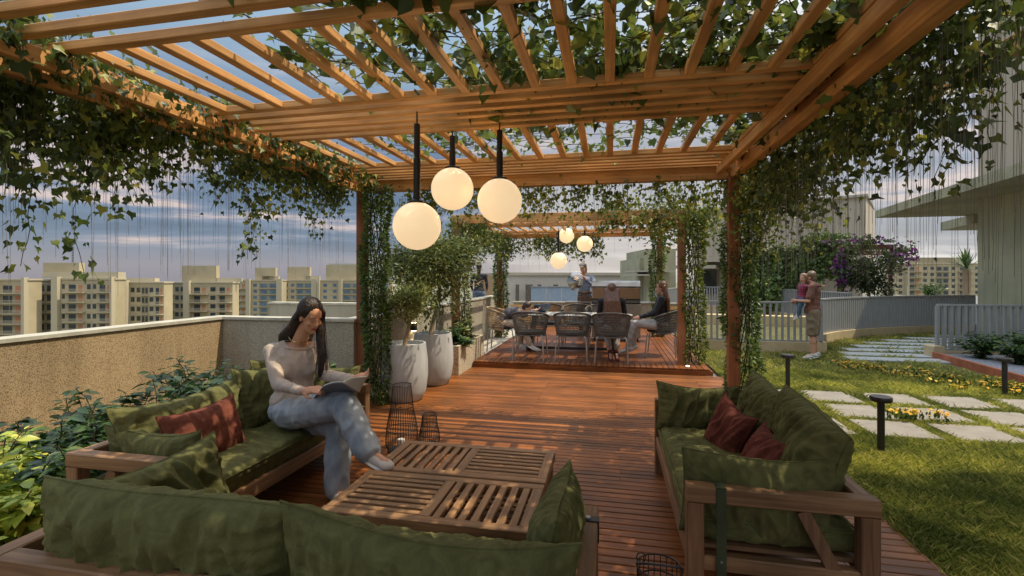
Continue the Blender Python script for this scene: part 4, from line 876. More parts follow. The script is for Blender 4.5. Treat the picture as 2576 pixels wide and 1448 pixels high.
t, V, HL, HB, Bt = person_build((J['pelvis'].x, J['pelvis'].y, 0), 'woman in beige top and blue jeans reading a magazine on the left sofa', J, S1, dict(skin=skA, top=None, bottom=jean, shoe=cloth('white_sneaker', (.62, .56, .52))), vox=.0075, hf=tuple(hfw), hup=(-.12, .05, 1),
    hands={'R': (dirR, (.2, .5, -.8), S1*.98, .55, 1), 'L': (dirL, (-.3, -.6, .5), S1*.95, .5, -1)}, flare=1.75, loose=1.05, wr=.0065, closed=True, shoe=M('rubber_sole', (.7, .66, .6), .7), bust=1)
# her top: scoop neck left open
up = (V['neck']-V['waist']).normalized(); g = .010
q = lambda k: V['pelvis'].lerp(V['waist'], k*2) if k < .5 else V['waist'].lerp(V['neck'], k*2-1)
T = [('e', q(.16), (.155*S1+g, .112*S1+g, .10*S1), Bt), ('e', q(.34), (.120*S1+g, .094*S1+g, .14*S1), Bt), ('e', q(.52), (.118*S1+g, .092*S1+g, .13*S1), Bt), ('e', q(.72)+Bt @ Vector((0, .012, 0)), (.152*S1+g, .112*S1+g, .14*S1), Bt),
     ('c', V['shL'], .052*S1+g, V['shR'], .052*S1+g), ('c', V['shL']*.82+V['shR']*.18, .062*S1+g, V['shR']*.82+V['shL']*.18, .062*S1+g)]
T += [('e', q(.655)+Bt @ Vector((sx*.062*S1, .064*S1, 0)), (.060*S1+g, .050*S1+g, .056*S1+g), Bt) for sx in (-1, 1)]
for k in 'LR': T += [('c', V['sh'+k], .058*S1, V['el'+k], .043*S1), ('c', V['el'+k], .043*S1, V['wr'+k].lerp(V['el'+k], .05), .029*S1)]
kt = flesh('knit_top', T, topm, t, vox=.0065, sm=6, disp=(.0045, 16, .5))
import bmesh
bm = bmesh.new(); bm.from_mesh(kt.data); Bi = Bt.inverted(); nk0 = V['neck']
def scoop(co):
    l = Bi @ (co-nk0); return (l.x/.108)**2+((l.z-.045)/.135)**2 < 1 and l.z > -.12 if l.y > -.02 else (l.x/.075)**2+((l.z-.05)/.07)**2 < 1
bmesh.ops.delete(bm, geom=[v for v in bm.verts if scoop(v.co)], context='VERTS')
be_ = [v for v in bm.verts if v.is_boundary]
bmesh.ops.smooth_vert(bm, verts=be_, factor=.5, use_axis_x=True, use_axis_y=True, use_axis_z=True); bmesh.ops.smooth_vert(bm, verts=be_, factor=.5, use_axis_x=True, use_axis_y=True, use_axis_z=True)
bm.to_mesh(kt.data); bm.free()
nk = V['neck']
mb = MB(); mb.tube([nk+Bt @ Vector((math.sin(a)*.112*S1, .045+.052*math.cos(a)*1.0, -.078+.03*(1-math.cos(a)))) for a in [R(k) for k in range(-72, 73, 9)]], .0065, 6); mb.build('neck_strap', topm, t, smooth=True)
mb = MB(); mb.tube([nk+Bt @ Vector((math.sin(a)*.066*S1, .012+.058*math.cos(a), .012-.042*max(0, math.cos(a)))) for a in [2*math.pi*k/36 for k in range(36)]], .0032, 6, closed=True); mb.build('necklace', M('gold', (.75, .5, .18), .25, metal=1, var=.05), t, smooth=True)
blackhair = hairm('dark_brown_hair', (.012, .007, .005), (.035, .02, .014))
H = cap_hair(HL, HB, S1*.98, front=.03)
H += [('c', HL(-.055, -.045, .0), .040, nk+Bt @ Vector((-.06, -.075, .0)), .05), ('c', HL(.05, -.05, .0), .038, nk+Bt @ Vector((.05, -.085, .0)), .05), ('c', nk+Bt @ Vector((-.06, -.075, 0)), .05, nk+Bt @ Vector((-.05, -.12, -.2)), .04), ('c', nk+Bt @ Vector((.05, -.085, 0)), .05, nk+Bt @ Vector((.06, -.12, -.16)), .035)]
far = [HL(-.066, .012, .045), HL(-.078, .008, -.03), Q(806, 850, 3.70), Q(810, 890, 3.66), Q(808, 925, 3.66), Q(803, 948, 3.68)]
rr = [.028, .034, .034, .030, .024, .010]
for a, b, r1, r2 in zip(far, far[1:], rr, rr[1:]): H.append(('c', a, r1, b, r2))
near = [HL(.060, -.03, .05), HL(.072, -.05, -.03), Q(736, 822, 3.74), Q(712, 845, 3.80), Q(704, 868, 3.86)]
for a, b, r1, r2 in zip(near, near[1:], (.026, .034, .04, .036), (.034, .04, .036, .012)): H.append(('c', a, r1, b, r2))
hr = flesh('hair', H, blackhair, t, vox=.008, sm=5, disp=(.0022, 60, .1))
LL = []
for k in range(60):
    o = Vector(rng.normal(size=3))*.014; LL.append([p+o*(1+.2*i)+Vector(rng.normal(size=3))*.002 for i, p in enumerate(far)])
for k in range(0):
    o = Vector(rng.normal(size=3))*.016; LL.append([p+o*(1+.2*i) for i, p in enumerate(near)])
locks('loose_strands', LL, blackhair, hr, .0022)
# magazine: a cover and two curved page blocks
mg = thing('magazine', mag, 'open grey covered magazine held by the seated woman', 'magazine')
a_, b_, c_ = Q(790, 1000, 3.30), Q(858, 964, 3.46), Q(903, 986, 3.18); d_ = Q(845, 1006, 3.06); e_, f2 = Q(925, 945, 3.42), Q(880, 962, 3.62)
def sheet(p00, p10, p11, p01, bulge, n=10):
    vs = []; nrm = (p10-p00).cross(p01-p00).normalized()
    if nrm.z < 0: nrm = -nrm
    for j in range(5):
        for i in range(n+1):
            u = i/n; v = j/4; p = (p00*(1-u)+p10*u)*(1-v)+(p01*(1-u)+p11*u)*v; vs.append(p+nrm*bulge*math.sin(math.pi*u)*1.0)
    return vs, [(j*(n+1)+i, j*(n+1)+i+1, (j+1)*(n+1)+i+1, (j+1)*(n+1)+i) for j in range(4) for i in range(n)]
sp0, sp1 = Q(902, 986, 3.24), Q(858, 963, 3.50)      # spine near / far end
for nm, pts, bl, th, mt in (('cover', (Q(786, 1004, 3.44), Q(903, 987, 3.40), Q(858, 962, 3.22), Q(812, 972, 3.24)), .010, .002, M('grey_cover', (.20, .22, .27), .4, var=.1)), ('pages', (Q(788, 1003, 3.46), Q(903, 985, 3.42), Q(859, 959, 3.24), Q(813, 969, 3.26)), .010, .006, M('page_paper', (.62, .60, .54), .7, var=.05)), ('cover', (Q(903, 987, 3.40), Q(926, 946, 3.36), Q(888, 950, 3.30), Q(858, 962, 3.22)), .004, .002, M('grey_cover_b', (.26, .28, .33), .4, var=.1)), ('pages', (Q(903, 986, 3.39), Q(925, 945, 3.35), Q(888, 949, 3.29), Q(859, 961, 3.21)), .006, .006, bpy.data.materials['page_paper'])):
    mb = MB(); vs, fs = sheet(*pts, bl); mb.add(vs, fs); o = mb.build(nm, mt, mg, smooth=True); sd = o.modifiers.new('thick', 'SOLIDIFY'); sd.thickness = th; sd.offset = 1

# --- generic seated / standing joints in a local frame facing +Y
def place(J, x, y, z, rz, s=1.0):
    c, sn = math.cos(rz), math.sin(rz); return {k: Vector((x+s*(v[0]*c-v[1]*sn), y+s*(v[0]*sn+v[1]*c), z+s*v[2])) for k, v in J.items()}
def seated(**kw):
    J = dict(pelvis=(0, 0, .56), neck=(0, -.02, 1.03), head=(0, .015, 1.15), shR=(.165, -.02, .985), shL=(-.165, -.02, .985), elR=(.21, .10, .74), elL=(-.21, .10, .74), wrR=(.12, .30, .72), wrL=(-.12, .30, .72),
             hipR=(.085, .03, .53), hipL=(-.085, .03, .53), knR=(.10, .44, .53), knL=(-.10, .44, .53), anR=(.09, .40, .10), anL=(-.09, .40, .10), toeR=(.10, .54, .05), toeL=(-.10, .54, .05)); J.update(kw); return J
def standing(**kw):
    J = dict(pelvis=(0, 0, .94), neck=(0, -.01, 1.43), head=(0, .02, 1.56), shR=(.18, -.01, 1.38), shL=(-.18, -.01, 1.38), elR=(.22, .02, 1.10), elL=(-.22, .02, 1.10), wrR=(.2, .2, 1.0), wrL=(-.2, .2, 1.0),
             hipR=(.09, 0, .90), hipL=(-.09, 0, .90), knR=(.10, .02, .50), knL=(-.10, .02, .50), anR=(.10, -.02, .085), anL=(-.10, -.02, .085), toeR=(.12, .13, .035), toeL=(-.12, .13, .035)); J.update(kw); return J
def turn(v, rz): c, s = math.cos(rz), math.sin(rz); return (v[0]*c-v[1]*s, v[0]*s+v[1]*c, v[2])
blackj = cloth('black_jacket', (.018, .018, .022), .3); greyt = cloth('pale_grey_trousers', (.40, .37, .35), .1); brownh = hairm('chestnut_hair', (.075, .028, .018), (.20, .09, .05)); aub = hairm('auburn_hair', (.13, .045, .02), (.25, .11, .05))
# woman with her back to us
J = place(seated(anR=(.07, .12, .12), anL=(-.03, .10, .12), toeR=(.09, .0, .03), toeL=(-.02, -.02, .03), knR=(.10, .40, .52), knL=(-.10, .40, .52)), .03, 8.68, PZ, 0, 1.08)
t, V, HL, HB, Bt = person_build((.03, 8.68, 0), 'woman in dark jacket with long brown hair, seated with her back to the camera', J, 1.05, dict(skin=skB, top=blackj, bottom=greyt, shoe=cloth('maroon_shoe', (.09, .02, .02))), detail=False, ank=.18)
nk = V['neck']; H = cap_hair(HL, HB, 1.05)
for k in range(-3, 4):
    x = k*.034; H += [('c', HL(x, -.07, .02), .034, nk+Vector((x*1.05, -.12, -.05)), .038), ('c', nk+Vector((x*1.05, -.12, -.05)), .038, nk+Vector((x*1.25+.02, -.17, -.30)), .03), ('c', nk+Vector((x*1.25+.02, -.17, -.30)), .03, nk+Vector((x*.6+.04, -.19, -.50-.04*math.cos(k))), .012)]
flesh('hair', H, brownh, t, vox=.009, sm=5, disp=(.0018, 50, .12))
# woman at the right table end, facing left
rz = R(85)
J = place(seated(knR=(.09, .47, .55), knL=(-.1, .42, .55), anR=(.08, .44, .12), anL=(-.09, .55, .12), toeR=(.08, .60, .05), toeL=(-.10, .71, .05), wrR=(.06, .36, .66), wrL=(-.07, .34, .66), neck=(0, -.04, 1.03), head=(0, -.01, 1.16)), .93, 9.42, PZ, rz, 1.1)
t, V, HL, HB, Bt = person_build((.93, 9.42, 0), 'woman in black jacket and pale trousers sitting at the right table end, facing left', J, 1.06, dict(skin=skB, top=blackj, bottom=greyt, shoe=cloth('white_shoe', (.62, .6, .57))), hf=turn((0, 1, -.05), rz), ank=.12)
nk = V['neck']; H = cap_hair(HL, HB, 1.05)
for k in range(-3, 4):
    x = k*.03; o = lambda a, b, c: nk+Bt @ Vector((a, b, c)); H += [('c', HL(x, -.06, .02), .036, o(x*1.5, -.09, -.05), .036), ('c', o(x*1.5, -.09, -.05), .036, o(x*1.5, -.13, -.28), .03), ('c', o(x*1.5, -.13, -.28), .03, o(x*1.2, -.13, -.45), .012)]
H += [('c', HL(.06, -.01, .02), .025, o(.09, .03, -.14), .02), ('c', o(.09, .03, -.14), .02, o(.10, .06, -.30), .008)]
flesh('hair', H, aub, t, vox=.009, sm=5, disp=(.0018, 50, .12))
# man slumped forward over the left end of the table
rz = R(-85)
J = place(seated(neck=(0, .40, .79), head=(.0, .55, .84), shR=(.17, .33, .78), shL=(-.17, .33, .78), elR=(.27, .50, .72), elL=(-.25, .52, .78), wrR=(.14, .70, .80), wrL=(-.02, .66, .80), pelvis=(0, .02, .56), waist=(0, .19, .74), anR=(.12, .62, .12), anL=(-.08, .40, .12), toeR=(.13, .77, .05), toeL=(-.08, .55, .05), knR=(.12, .46, .54), knL=(-.10, .42, .54)), -2.2, 9.52, PZ, rz, 1.02)
t, V, HL, HB, Bt = person_build((-2.2, 9.52, 0), 'man in grey shirt and beige trousers bent low over the left table end', J, 1.02, dict(skin=skB, top=cloth('slate_shirt', (.09, .085, .10), .25), bottom=cloth('beige_chino', (.46, .37, .27), .12), shoe=cloth('white_trainer', (.68, .66, .62))), fem=False, hf=turn((.1, 1, -.5), rz), hup=(0, 0, 1), shoe=M('trainer_sole', (.75, .73, .7), .7), loose=1.3, flare=1.25, closed=True, ank=.10)
flesh('hair', cap_hair(HL, HB, .98), hairm('short_brown_hair', (.05, .03, .02), (.10, .06, .04)), t, vox=.009, sm=3, disp=(.004, 60, .5))
# the cook
rz = R(170)
cy = 12.15; cx = -.62
J = place(standing(head=(.03, .05, 1.60), neck=(0, 0, 1.46), wrR=(.14, .34, 1.30), wrL=(-.10, .34, 1.34), elR=(.26, .14, 1.14), elL=(-.27, .12, 1.16)), cx, cy, PZ, rz, 1.06)
t, V, HL, HB, Bt = person_build((cx, cy, 0), 'cook in light blue shirt, brown apron and grey flat cap holding a round lid', J, 1.06, dict(skin=skB, top=cloth('blue_shirt', (.22, .28, .40), .15), bottom=cloth('black_trousers', (.02, .02, .022), .3), shoe=cloth('black_shoe', (.02, .02, .02))), hf=turn((.15, 1, -.35), rz), loose=1.3, closed=True)
H = cap_hair(HL, HB, 1.02)+[('c', HL(-.05, -.05, -.02), .03, HL(-.04, -.05, -.12), .02), ('c', HL(.05, -.05, -.02), .03, HL(.04, -.05, -.12), .02)]
flesh('hair', H, aub, t, vox=.009, sm=3)
flesh('flat_cap', [('e', HL(0, -.01, .105), (.098, .112, .04), HB), ('e', HL(0, .09, .075), (.062, .045, .012), HB)], cloth('cap_tweed', (.32, .33, .34), .2), t, vox=.008, sm=3)
flesh('apron', [('e', V['pelvis']+Vector((0, -.02, .10)), (.185, .14, .06), Bt), ('e', V['pelvis']+Vector((0, -.02, -.08)), (.19, .15, .22), Bt), ('c', V['pelvis']+Vector((-.09, -.03, -.25)), .13, V['pelvis']+Vector((-.09, -.03, -.35)), .125), ('c', V['pelvis']+Vector((.09, -.03, -.25)), .13, V['pelvis']+Vector((.09, -.03, -.35)), .125)], cloth('brown_apron', (.17, .115, .085), .15), t, vox=.010, sm=4, disp=(.006, 10, .5))
lid = thing('grill_lid', V['wrR'], 'round shiny metal lid held up by the cook', 'lid'); n_ = Vector((-.35, -1, .12)).normalized(); cL = (V['wrR']+V['wrL'])/2+Vector((-.12, -.12, .0)); X_ = n_.cross(Vector((0, 0, 1))).normalized(); Y_ = X_.cross(n_)
mb = MB(); mb.lathe([(.21, -.012), (.215, 0), (.20, .012), (.13, .045), (.05, .065), (.005, .068)], (0, 0, 0), 40); mb.map(lambda x, y, z: cL+X_*x+Y_*y+n_*z); mb.build('dome', M('polished_steel', (.5, .5, .5), .22, metal=1, var=.1), lid, smooth=True)
mb = MB(); mb.tube([cL+n_*.06+X_*.035, cL+n_*.10+X_*.03, cL+n_*.10-X_*.03, cL+n_*.06-X_*.035], .006, 8); mb.build('handle', black_m, lid, smooth=True)
# man carrying a child, on the lawn
mx, my = 3.93, 10.42; rz = R(60); s = 1.0
mz = -.03
J = place(standing(head=(.02, .075, 1.575), neck=(0, .01, 1.45), shR=(.195, 0, 1.40), shL=(-.195, 0, 1.40), elL=(-.28, .05, 1.13), wrL=(-.15, .27, 1.13), elR=(.27, .08, 1.12), wrR=(.05, .28, 1.10), toeR=(.16, .14, .04), toeL=(-.16, .14, .04), anR=(.13, -.01, .085), anL=(-.12, -.01, .085), pelvis=(0, .03, .93)), mx, my, mz, rz, 1.02)
t, V, HL, HB, Bt = person_build((mx, my, 0), 'man in brown t-shirt and khaki shorts standing on the lawn carrying a child', J, 1.03, dict(skin=skB, top=cloth('brown_tshirt', (.17, .075, .05), .12), bottom=cloth('khaki', (.20, .155, .10), .12), shoe=cloth('grey_white_shoe', (.55, .55, .53))), fem=False, sleeves='short', legs='shorts', hf=turn((.0, 1, .0), rz), loose=1.5, shoe=M('white_sole', (.7, .7, .68), .7), trunk_r=1.06, brow=(.12, .07, .04), wr=.008, hem=.05)
flesh('hair', cap_hair(HL, HB, .99), hairm('light_brown_hair', (.16, .10, .055), (.26, .17, .10)), t, vox=.009, sm=3, disp=(.003, 60, .5))
F_ = Vector(turn((0, 1, 0), rz)); Rr = Vector(turn((1, 0, 0), rz)); cb = Vector((mx, my, mz))
o = lambda a, b, c: cb+Rr*a+F_*(b-.12)+Vector((0, 0, c+.03))
hd = o(-.06, .30, 1.555)
Jc = dict(pelvis=o(-.08, .33, 1.16), neck=o(-.07, .30, 1.44), head=hd, shR=o(.02, .37, 1.40), shL=o(-.14, .24, 1.40), elR=o(.08, .41, 1.26), elL=o(-.21, .12, 1.40), wrR=o(.09, .44, 1.13), wrL=o(-.15, -.02, 1.42), hipR=o(.0, .37, 1.13), hipL=o(-.13, .31, 1.13), knR=o(.12, .40, 1.03), knL=o(-.17, .34, .98), anR=o(.10, .42, .82), anL=o(-.16, .36, .80), toeR=o(.13, .50, .76), toeL=o(-.14, .44, .75))
def plaid():
    m, t_, b = nt('red_navy_plaid'); tc = node(t_, 'ShaderNodeTexCoord'); b.inputs['Roughness'].default_value = .9; outs = []
    for k, rot in enumerate(((0, 0, 0), (0, R(90), 0))):
        mp = node(t_, 'ShaderNodeMapping'); mp.inputs['Rotation'].default_value = rot; t_.links.new(tc.outputs['Object'], mp.inputs[0]); w = node(t_, 'ShaderNodeTexWave', Scale=9.0, Distortion=.6); w.bands_direction = 'X'; t_.links.new(mp.outputs[0], w.inputs[0]); outs.append(ramp(t_, w.outputs['Fac'], [(.45, (.34, .03, .045)), (.6, (.03, .035, .09))]).outputs[0])
    t_.links.new(mix(t_, outs[0], outs[1], .5), b.inputs['Base Color']); return m
ch, Vc, HLc, HBc, Btc = person_build(tuple(o(-.08, .33, 1.1)), 'small child in red checked shirt and blue jeans held on the man\'s arm', Jc, .62, dict(skin=skB, top=plaid(), bottom=cloth('child_jeans', (.05, .12, .20), .2), shoe=cloth('child_shoe', (.60, .60, .62))), hf=tuple(Vector((-.75, -.65, -.1))), loose=1.2, vox=.009, detail=False)
hs = .80; HPc, HLc, HBc = head(hd, (-.75, -.65, -.1), (0, 0, 1), hs); flesh('face', HPc, skB, ch, vox=.007, sm=3); face(HLc, HBc, hs, ch, brow=(.2, .12, .07))
flesh('hair', cap_hair(HLc, HBc, hs*1.03), hairm('sandy_hair', (.20, .12, .06), (.34, .22, .12)), ch, vox=.008, sm=3, disp=(.003, 60, .3))
# figure with dark bun beyond the service wall
J = place(standing(head=(0, .02, 1.60), neck=(0, 0, 1.46)), *Q(1205, 695, 15.3).xy, .02, R(10), 1.16)
t, V, HL, HB, Bt = person_build(tuple(J['pelvis'].xy)+(0,), 'distant person in black with a dark hair bun, standing behind the platform\'s left side', J, 1.1, dict(skin=skB, top=blackj, bottom=cloth('blue_trousers', (.10, .14, .22)), shoe=cloth('black_shoe2', (.02, .02, .02))), detail=False)
flesh('hair', cap_hair(HL, HB, 1.1)+[('e', HL(0, -.05, .14), (.06, .06, .055), HB), ('c', HL(0, -.06, .0), .07, HL(0, -.06, -.14), .06)], blackhair, t, vox=.01, sm=3)

bpy.data.scenes.remove(TMP)
# ------------------------------------------------------------------ railings
rail_m = M('grey_painted_metal', (.27, .28, .28), .5, var=.06); curb_m = M('sandy_curb', (.50, .40, .24), .9, bump=(30, .4), var=.15, vscale=3)
def railing(lab, P, z0, z1, zc, pitch=.115, w=.035, cap=None, depth=.06, group='grey baluster railings', curbw=.2):
    t = thing('railing', (*P[0], z0), lab, 'railing', group); P = [Vector((*p, 0)) for p in P]
    ln = [0]
    for a, b in zip(P, P[1:]): ln.append(ln[-1]+(b-a).length)
    def at(s):
        for i in range(len(P)-1):
            if s <= ln[i+1] or i == len(P)-2:
                d = P[i+1]-P[i]; return P[i]+d*((s-ln[i])/(ln[i+1]-ln[i])), d.normalized()
    n = int(ln[-1]/pitch); mb = MB(); cnt = 0
    for k in range(n+1):
        p, d = at(k*ln[-1]/n); nn = Vector((-d.y, d.x, 0)); a = p-d*w/2-nn*depth/2; mb.bar(p+Vector((0, 0, z0+.03)), p+Vector((0, 0, z1-.02)), w, depth, up=tuple(nn))
    mb.build('balusters', rail_m, t); mb = MB()
    for a, b in zip(P, P[1:]):
        mb.bar(a+Vector((0, 0, z1)), b+Vector((0, 0, z1)), .07, .04)
    mb.build('handrail', rail_m, t); mb = MB()
    for a, b in zip(P, P[1:]): mb.bar(a+Vector((0, 0, z0+.02)), b+Vector((0, 0, z0+.02)), .05, .03)
    mb.build('bottom_rail', rail_m, t)
    if zc is not None:
        mb = MB(); m = len(P); L = []; Rr_ = []
        for i, p in enumerate(P):
            d = (P[min(i+1, m-1)]-P[max(0, i-1)]).normalized(); nn = Vector((-d.y, d.x, 0)); L.append(p+nn*curbw/2); Rr_.append(p-nn*curbw/2)
        vs = [(*q.xy, z) for z in (zc, z0) for q in L+Rr_]; k = 2*m
        fs = []
        for i in range(m-1): fs += [(i, i+1, k+i+1, k+i), (m+i+1, m+i, k+m+i, k+m+i+1), (k+i, k+i+1, k+m+i+1, k+m+i)]
        fs += [(0, k, k+m, m), (m-1, 2*m-1, k+2*m-1, k+m-1)]
        mb.add(vs, fs); mb.build('curb', curb_m, t)
    return t
railing('straight grey railing with sandy curb behind the man and child', [(1.72, 11.3), (4.36, 11.3)], .2, 1.04, -.07)
railing('long curved grey railing sweeping round the garden path', [tuple(rail_curve(i/26)) for i in range(27)], .2, 1.04, -.07, pitch=.095, w=.05, depth=.05)
railing('far grey railing in front of the ivy clad pergola', [(4.2, 27.5), (6.9, 26.5), (7.9, 18.0)], .05, 1.04, -2.3, pitch=.13, w=.05)
railing('grey railing seen between the dining pergola posts on the right', [(1.72, 20.0), (4.1, 27.4)], .05, 1.04, -2.3, pitch=.13, w=.05)
t = railing('grey railing panel behind the plants at the right edge', [(6.42, 11.12), (9.2, 11.2)], .12, 1.03, -.07, pitch=.12, w=.055, curbw=.12)
mb = MB(); mb.cbox((6.28, 10.98, -.05), (6.48, 11.3, .22), .02); mb.build('end_block', curb_m, t)

# bed with rusty edging on the right
be = thing('garden_edging', (5.98, 8, 0), 'rust red metal edging strip along the right planting bed', 'edging'); mb = MB(); mb.bar((5.92, 4.0, .01), (6.05, 8.2, .01), .06, .20); mb.bar((6.05, 8.2, .01), (6.28, 10.97, .01), .06, .20); mb.build('edging_strip', M('corten_steel', (.34, .105, .045), .7, var=.3, bump=(30, .3)), be)
mb = MB(); mb.prism([(6.09, 4), (12, 4), (12, 11.0), (6.32, 11.0), (6.09, 8.2)], -.06, .075); struct('gravel_bed', mb, speckle('blue_gravel', (.06, .065, .08), (.20, .21, .25), (.34, .35, .40), 55))
for i, (x, y, r, h, lab) in enumerate(((6.75, 10.5, .4, .5, 'dark green shrub at the left end of the right planting bed'), (7.35, 10.3, .4, .55, 'dark green shrub in the middle of the right planting bed'), (7.9, 10.6, .4, .5, 'dark green shrub in the right bed before the fence, third from left'), (7.0, 9.9, .35, .42, 'low green shrub in front of the middle of the right bed'), (7.6, 9.5, .4, .5, 'green shrub at the right picture edge in the right bed'), (8.4, 10.4, .4, .6, 'tall green shrub at the far right of the right bed'))):
    shrub(x, y, .05, r, h, 700, .09, shrub_m, lab, 'shrubs in the right bed', ns=14)

# ------------------------------------------------------------------ neighbouring building on the right
ribbed = M('beige_ribbed_render', (.42, .37, .29), .85, var=.10, vscale=1.2, bump=(9, .3, .01), stretch=(1, 1, .05)); glass_d = M('dark_glass', (.035, .045, .05), .08, var=.3, vscale=1)
nb_ = thing('building', (8.5, 12, 0), 'tall olive beige building at the right edge with a thin cantilevered canopy', 'building', 'buildings around the terrace')
mb = MB(); mb.box((9.4, 9.8, -.07), (16, 14.7, 3.6)); mb.build('lower_wall', stucco_grn, nb_)
mb = MB(); mb.box((8.9, 9.7, 3.852), (16, 13.9, 10.5)); mb.build('upper_wall', ribbed, nb_)
mb = MB(); mb.prism([(7.7, 9.6), (16, 9.6), (16, 18.5), (8.9, 18.6)], 3.602, 3.85); mb.build('canopy', stucco_grn, nb_)
mb = MB(); mb.prism([(11.4, 18.0), (16, 17.5), (16, 21.0), (12.0, 20.6)], 3.3, 3.6); mb.build('canopy', stucco_grn, nb_)
for x0, x1 in ((11.0, 13.4),):
    mb = MB(); mb.box((x0, 9.77, .9), (x1, 9.798, 2.6)); mb.build('window', glass_d, nb_)
shade_block = thing('building', (6.6, 0, 0), 'added unseen block that shades the near lawn, right of the camera', 'building', 'buildings around the terrace')  # made-up wing out of view, keeps the sun off the near lawn
mb = MB(); mb.box((6.6, -3, -.07), (10, 5.5, 10.4)); mb.build('wall', stucco_grn, shade_block); mb = MB(); mb.box((6.4, -3.2, 10.401), (10.2, 5.7, 10.6)); mb.build('roof', ribbed, shade_block)
mb = MB(); mb.box((6.57, .2, .9), (6.598, 3.0, 2.5)); mb.build('window', glass_d, shade_block)
# big beige block behind
bb = thing('building', (7, 34, 0), 'wide beige ribbed block behind the right pergola post', 'building', 'buildings around the terrace')
def fr(px0, px1, d0, d1, z0, z1, thick=8):   # a facade between two image columns, made as a box receding from the viewer
    a, b = QX(px0, d0), QX(px1, d1); n = (b-a).normalized(); k = Vector((-n.y, n.x, 0))*thick
    if k.y < 0: k = -k
    return [(a.x, a.y), (b.x, b.y), (b.x+k.x, b.y+k.y), (a.x+k.x, a.y+k.y)], z0, z1
mb = MB(); mb.prism(*fr(1740, 2178, 37, 30, 2.7, 6.6)); mb.build('upper_wall', ribbed, bb)
mb = MB(); mb.prism(*fr(1730, 2184, 36.9, 29.8, 6.601, 6.75)); mb.build('roof', M('roof_beige', (.4, .36, .29), .9), bb)
low = M('beige_wall', (.40, .36, .28), .9, var=.08, vscale=.6)
mb = MB(); mb.prism(*fr(1745, 2170, 39.5, 33, -2.2, 2.69, 5)); mb.build('lower_wall', low, bb)
mb = MB(); mb.prism(*fr(1700, 1800, 36.8, 35.5, 2.2, 2.45, 5)); mb.build('canopy', low, bb)
for a, b, z0, z1 in ((1755, 1800, .2, 2.1), (1840, 1885, -.2, 2.1), (1905, 1935, -.4, 1.9)):
    mb = MB(); mb.prism(*fr(a, b, 39.2, 38.2, z0, z1, .2)); mb.build('window', glass_d, bb)
for a in (1810, 1895, 1900): 
    mb = MB(); mb.prism(*fr(a, a+8, 38.2, 38.0, -2.2, 2.69, .4)); mb.build('pillar', low, bb)
# lower building seen through the railing, with coloured openings
lb = thing('building', (2.5, 24, -2), 'yellowish low facade with narrow coloured windows seen through the railing', 'building', 'buildings around the terrace')
lbw = M('yellow_wall', (.52, .42, .22), .9, var=.1); mb = MB(); mb.prism(*fr(1750, 2075, 16.5, 15.2, -6, .30, .5)); mb.build('wall', lbw, lb)
for px, w_, c_ in ((1762, 10, (.30, .27, .2)), (1800, 14, (.12, .12, .1)), (1893, 6, (.5, .2, .05)), (1908, 7, (.06, .09, .16)), (1924, 12, (.04, .07, .20)), (1947, 16, (.22, .25, .28)), (1965, 14, (.20, .22, .26)), (1981, 14, (.22, .25, .28)), (2000, 8, (.10, .10, .10)), (2020, 8, (.10, .12, .14))):
    d_ = 16.35-(px-1750)/325*1.3; mb = MB(); mb.prism(*fr(px, px+w_, d_, d_, -2.2, -.35 if px % 2 else -.7, .05)); mb.build('window', M('window_tint', c_, .3, var=.1), lb)
# walls behind the dining platform
amber = M('amber_lit_panel', (.62, .36, .12), .6, var=.12, vscale=3)  # amber light on the panels is painted as their colour
t = wallobj('parapet_wall', [((-2.9, 14.4, -.07), (2.2, 14.55, .80))], stucco_gry, 1, 'low parapet with panels painted amber as if lit, behind the dining platform')
for a, b in ((1200, 1262), (1275, 1340), (1342, 1432), (1580, 1608), (1680, 1700)):
    x0, x1 = QX(a, 14.2).x, QX(b, 14.2).x; mb = MB(); mb.box((x0, 14.375, .22), (x1, 14.398, .74)); mb.build('panel', amber, t)
t = thing('garden_wall', QX(1217, 16), 'tall tan service block behind the left rear of the dining platform', 'wall'); mb = MB(); mb.prism(*fr(1217, 1268, 16.2, 16.2, -.6, 1.66, 1.2)); mb.build('wall_face', M('tan_plain', (.40, .29, .17), .9, var=.1), t)
t = thing('building', QX(1285, 42), 'pale low building with dark windows behind the dining pergola', 'building', 'buildings around the terrace')
mb = MB(); mb.prism(*fr(1262, 1560, 42, 44, -8, 1.70, 10)); mb.build('wall', M('offwhite_wall', (.50, .47, .40), .9, var=.08), t); mb = MB(); mb.prism(*fr(1256, 1566, 41.8, 43.8, 1.701, 1.95, 10.5)); mb.build('roof', low, t)
for a, b in ((1297, 1306), (1322, 1340), (1352, 1362), (1392, 1404), (1500, 1512), (1528, 1540)):
    mb = MB(); mb.prism(*fr(a, b, 41.7, 41.7, -2.4, .9, .1)); mb.build('window', M('brown_recess', (.12, .10, .075), .8), t)
gl = M('blue_glass_panel', (.28, .36, .46), .15, var=.1)
t = thing('railing', QX(1340, 26), 'bluish glass balustrade in front of the pale low building', 'railing', 'glass balustrades'); mb = MB()
for k in range(7):
    a = 1336+k*39; mb.prism(*fr(a, a+37, 26, 26, -.2, 1.02, .03))
mb.build('glass_panels', gl, t); mb = MB(); mb.prism(*fr(1334, 1610, 25.95, 25.95, 1.021, 1.07, .08)); mb.build('handrail', rail_m, t)
t = thing('railing', QX(2190, 40), 'pale green glass balustrade at the far edge of the plaza', 'railing', 'glass balustrades'); mb = MB()
for k in range(5):
    a = 2165+k*52; mb.prism(*fr(a, a+48, 33, 33, -1.9, -.75, .03))
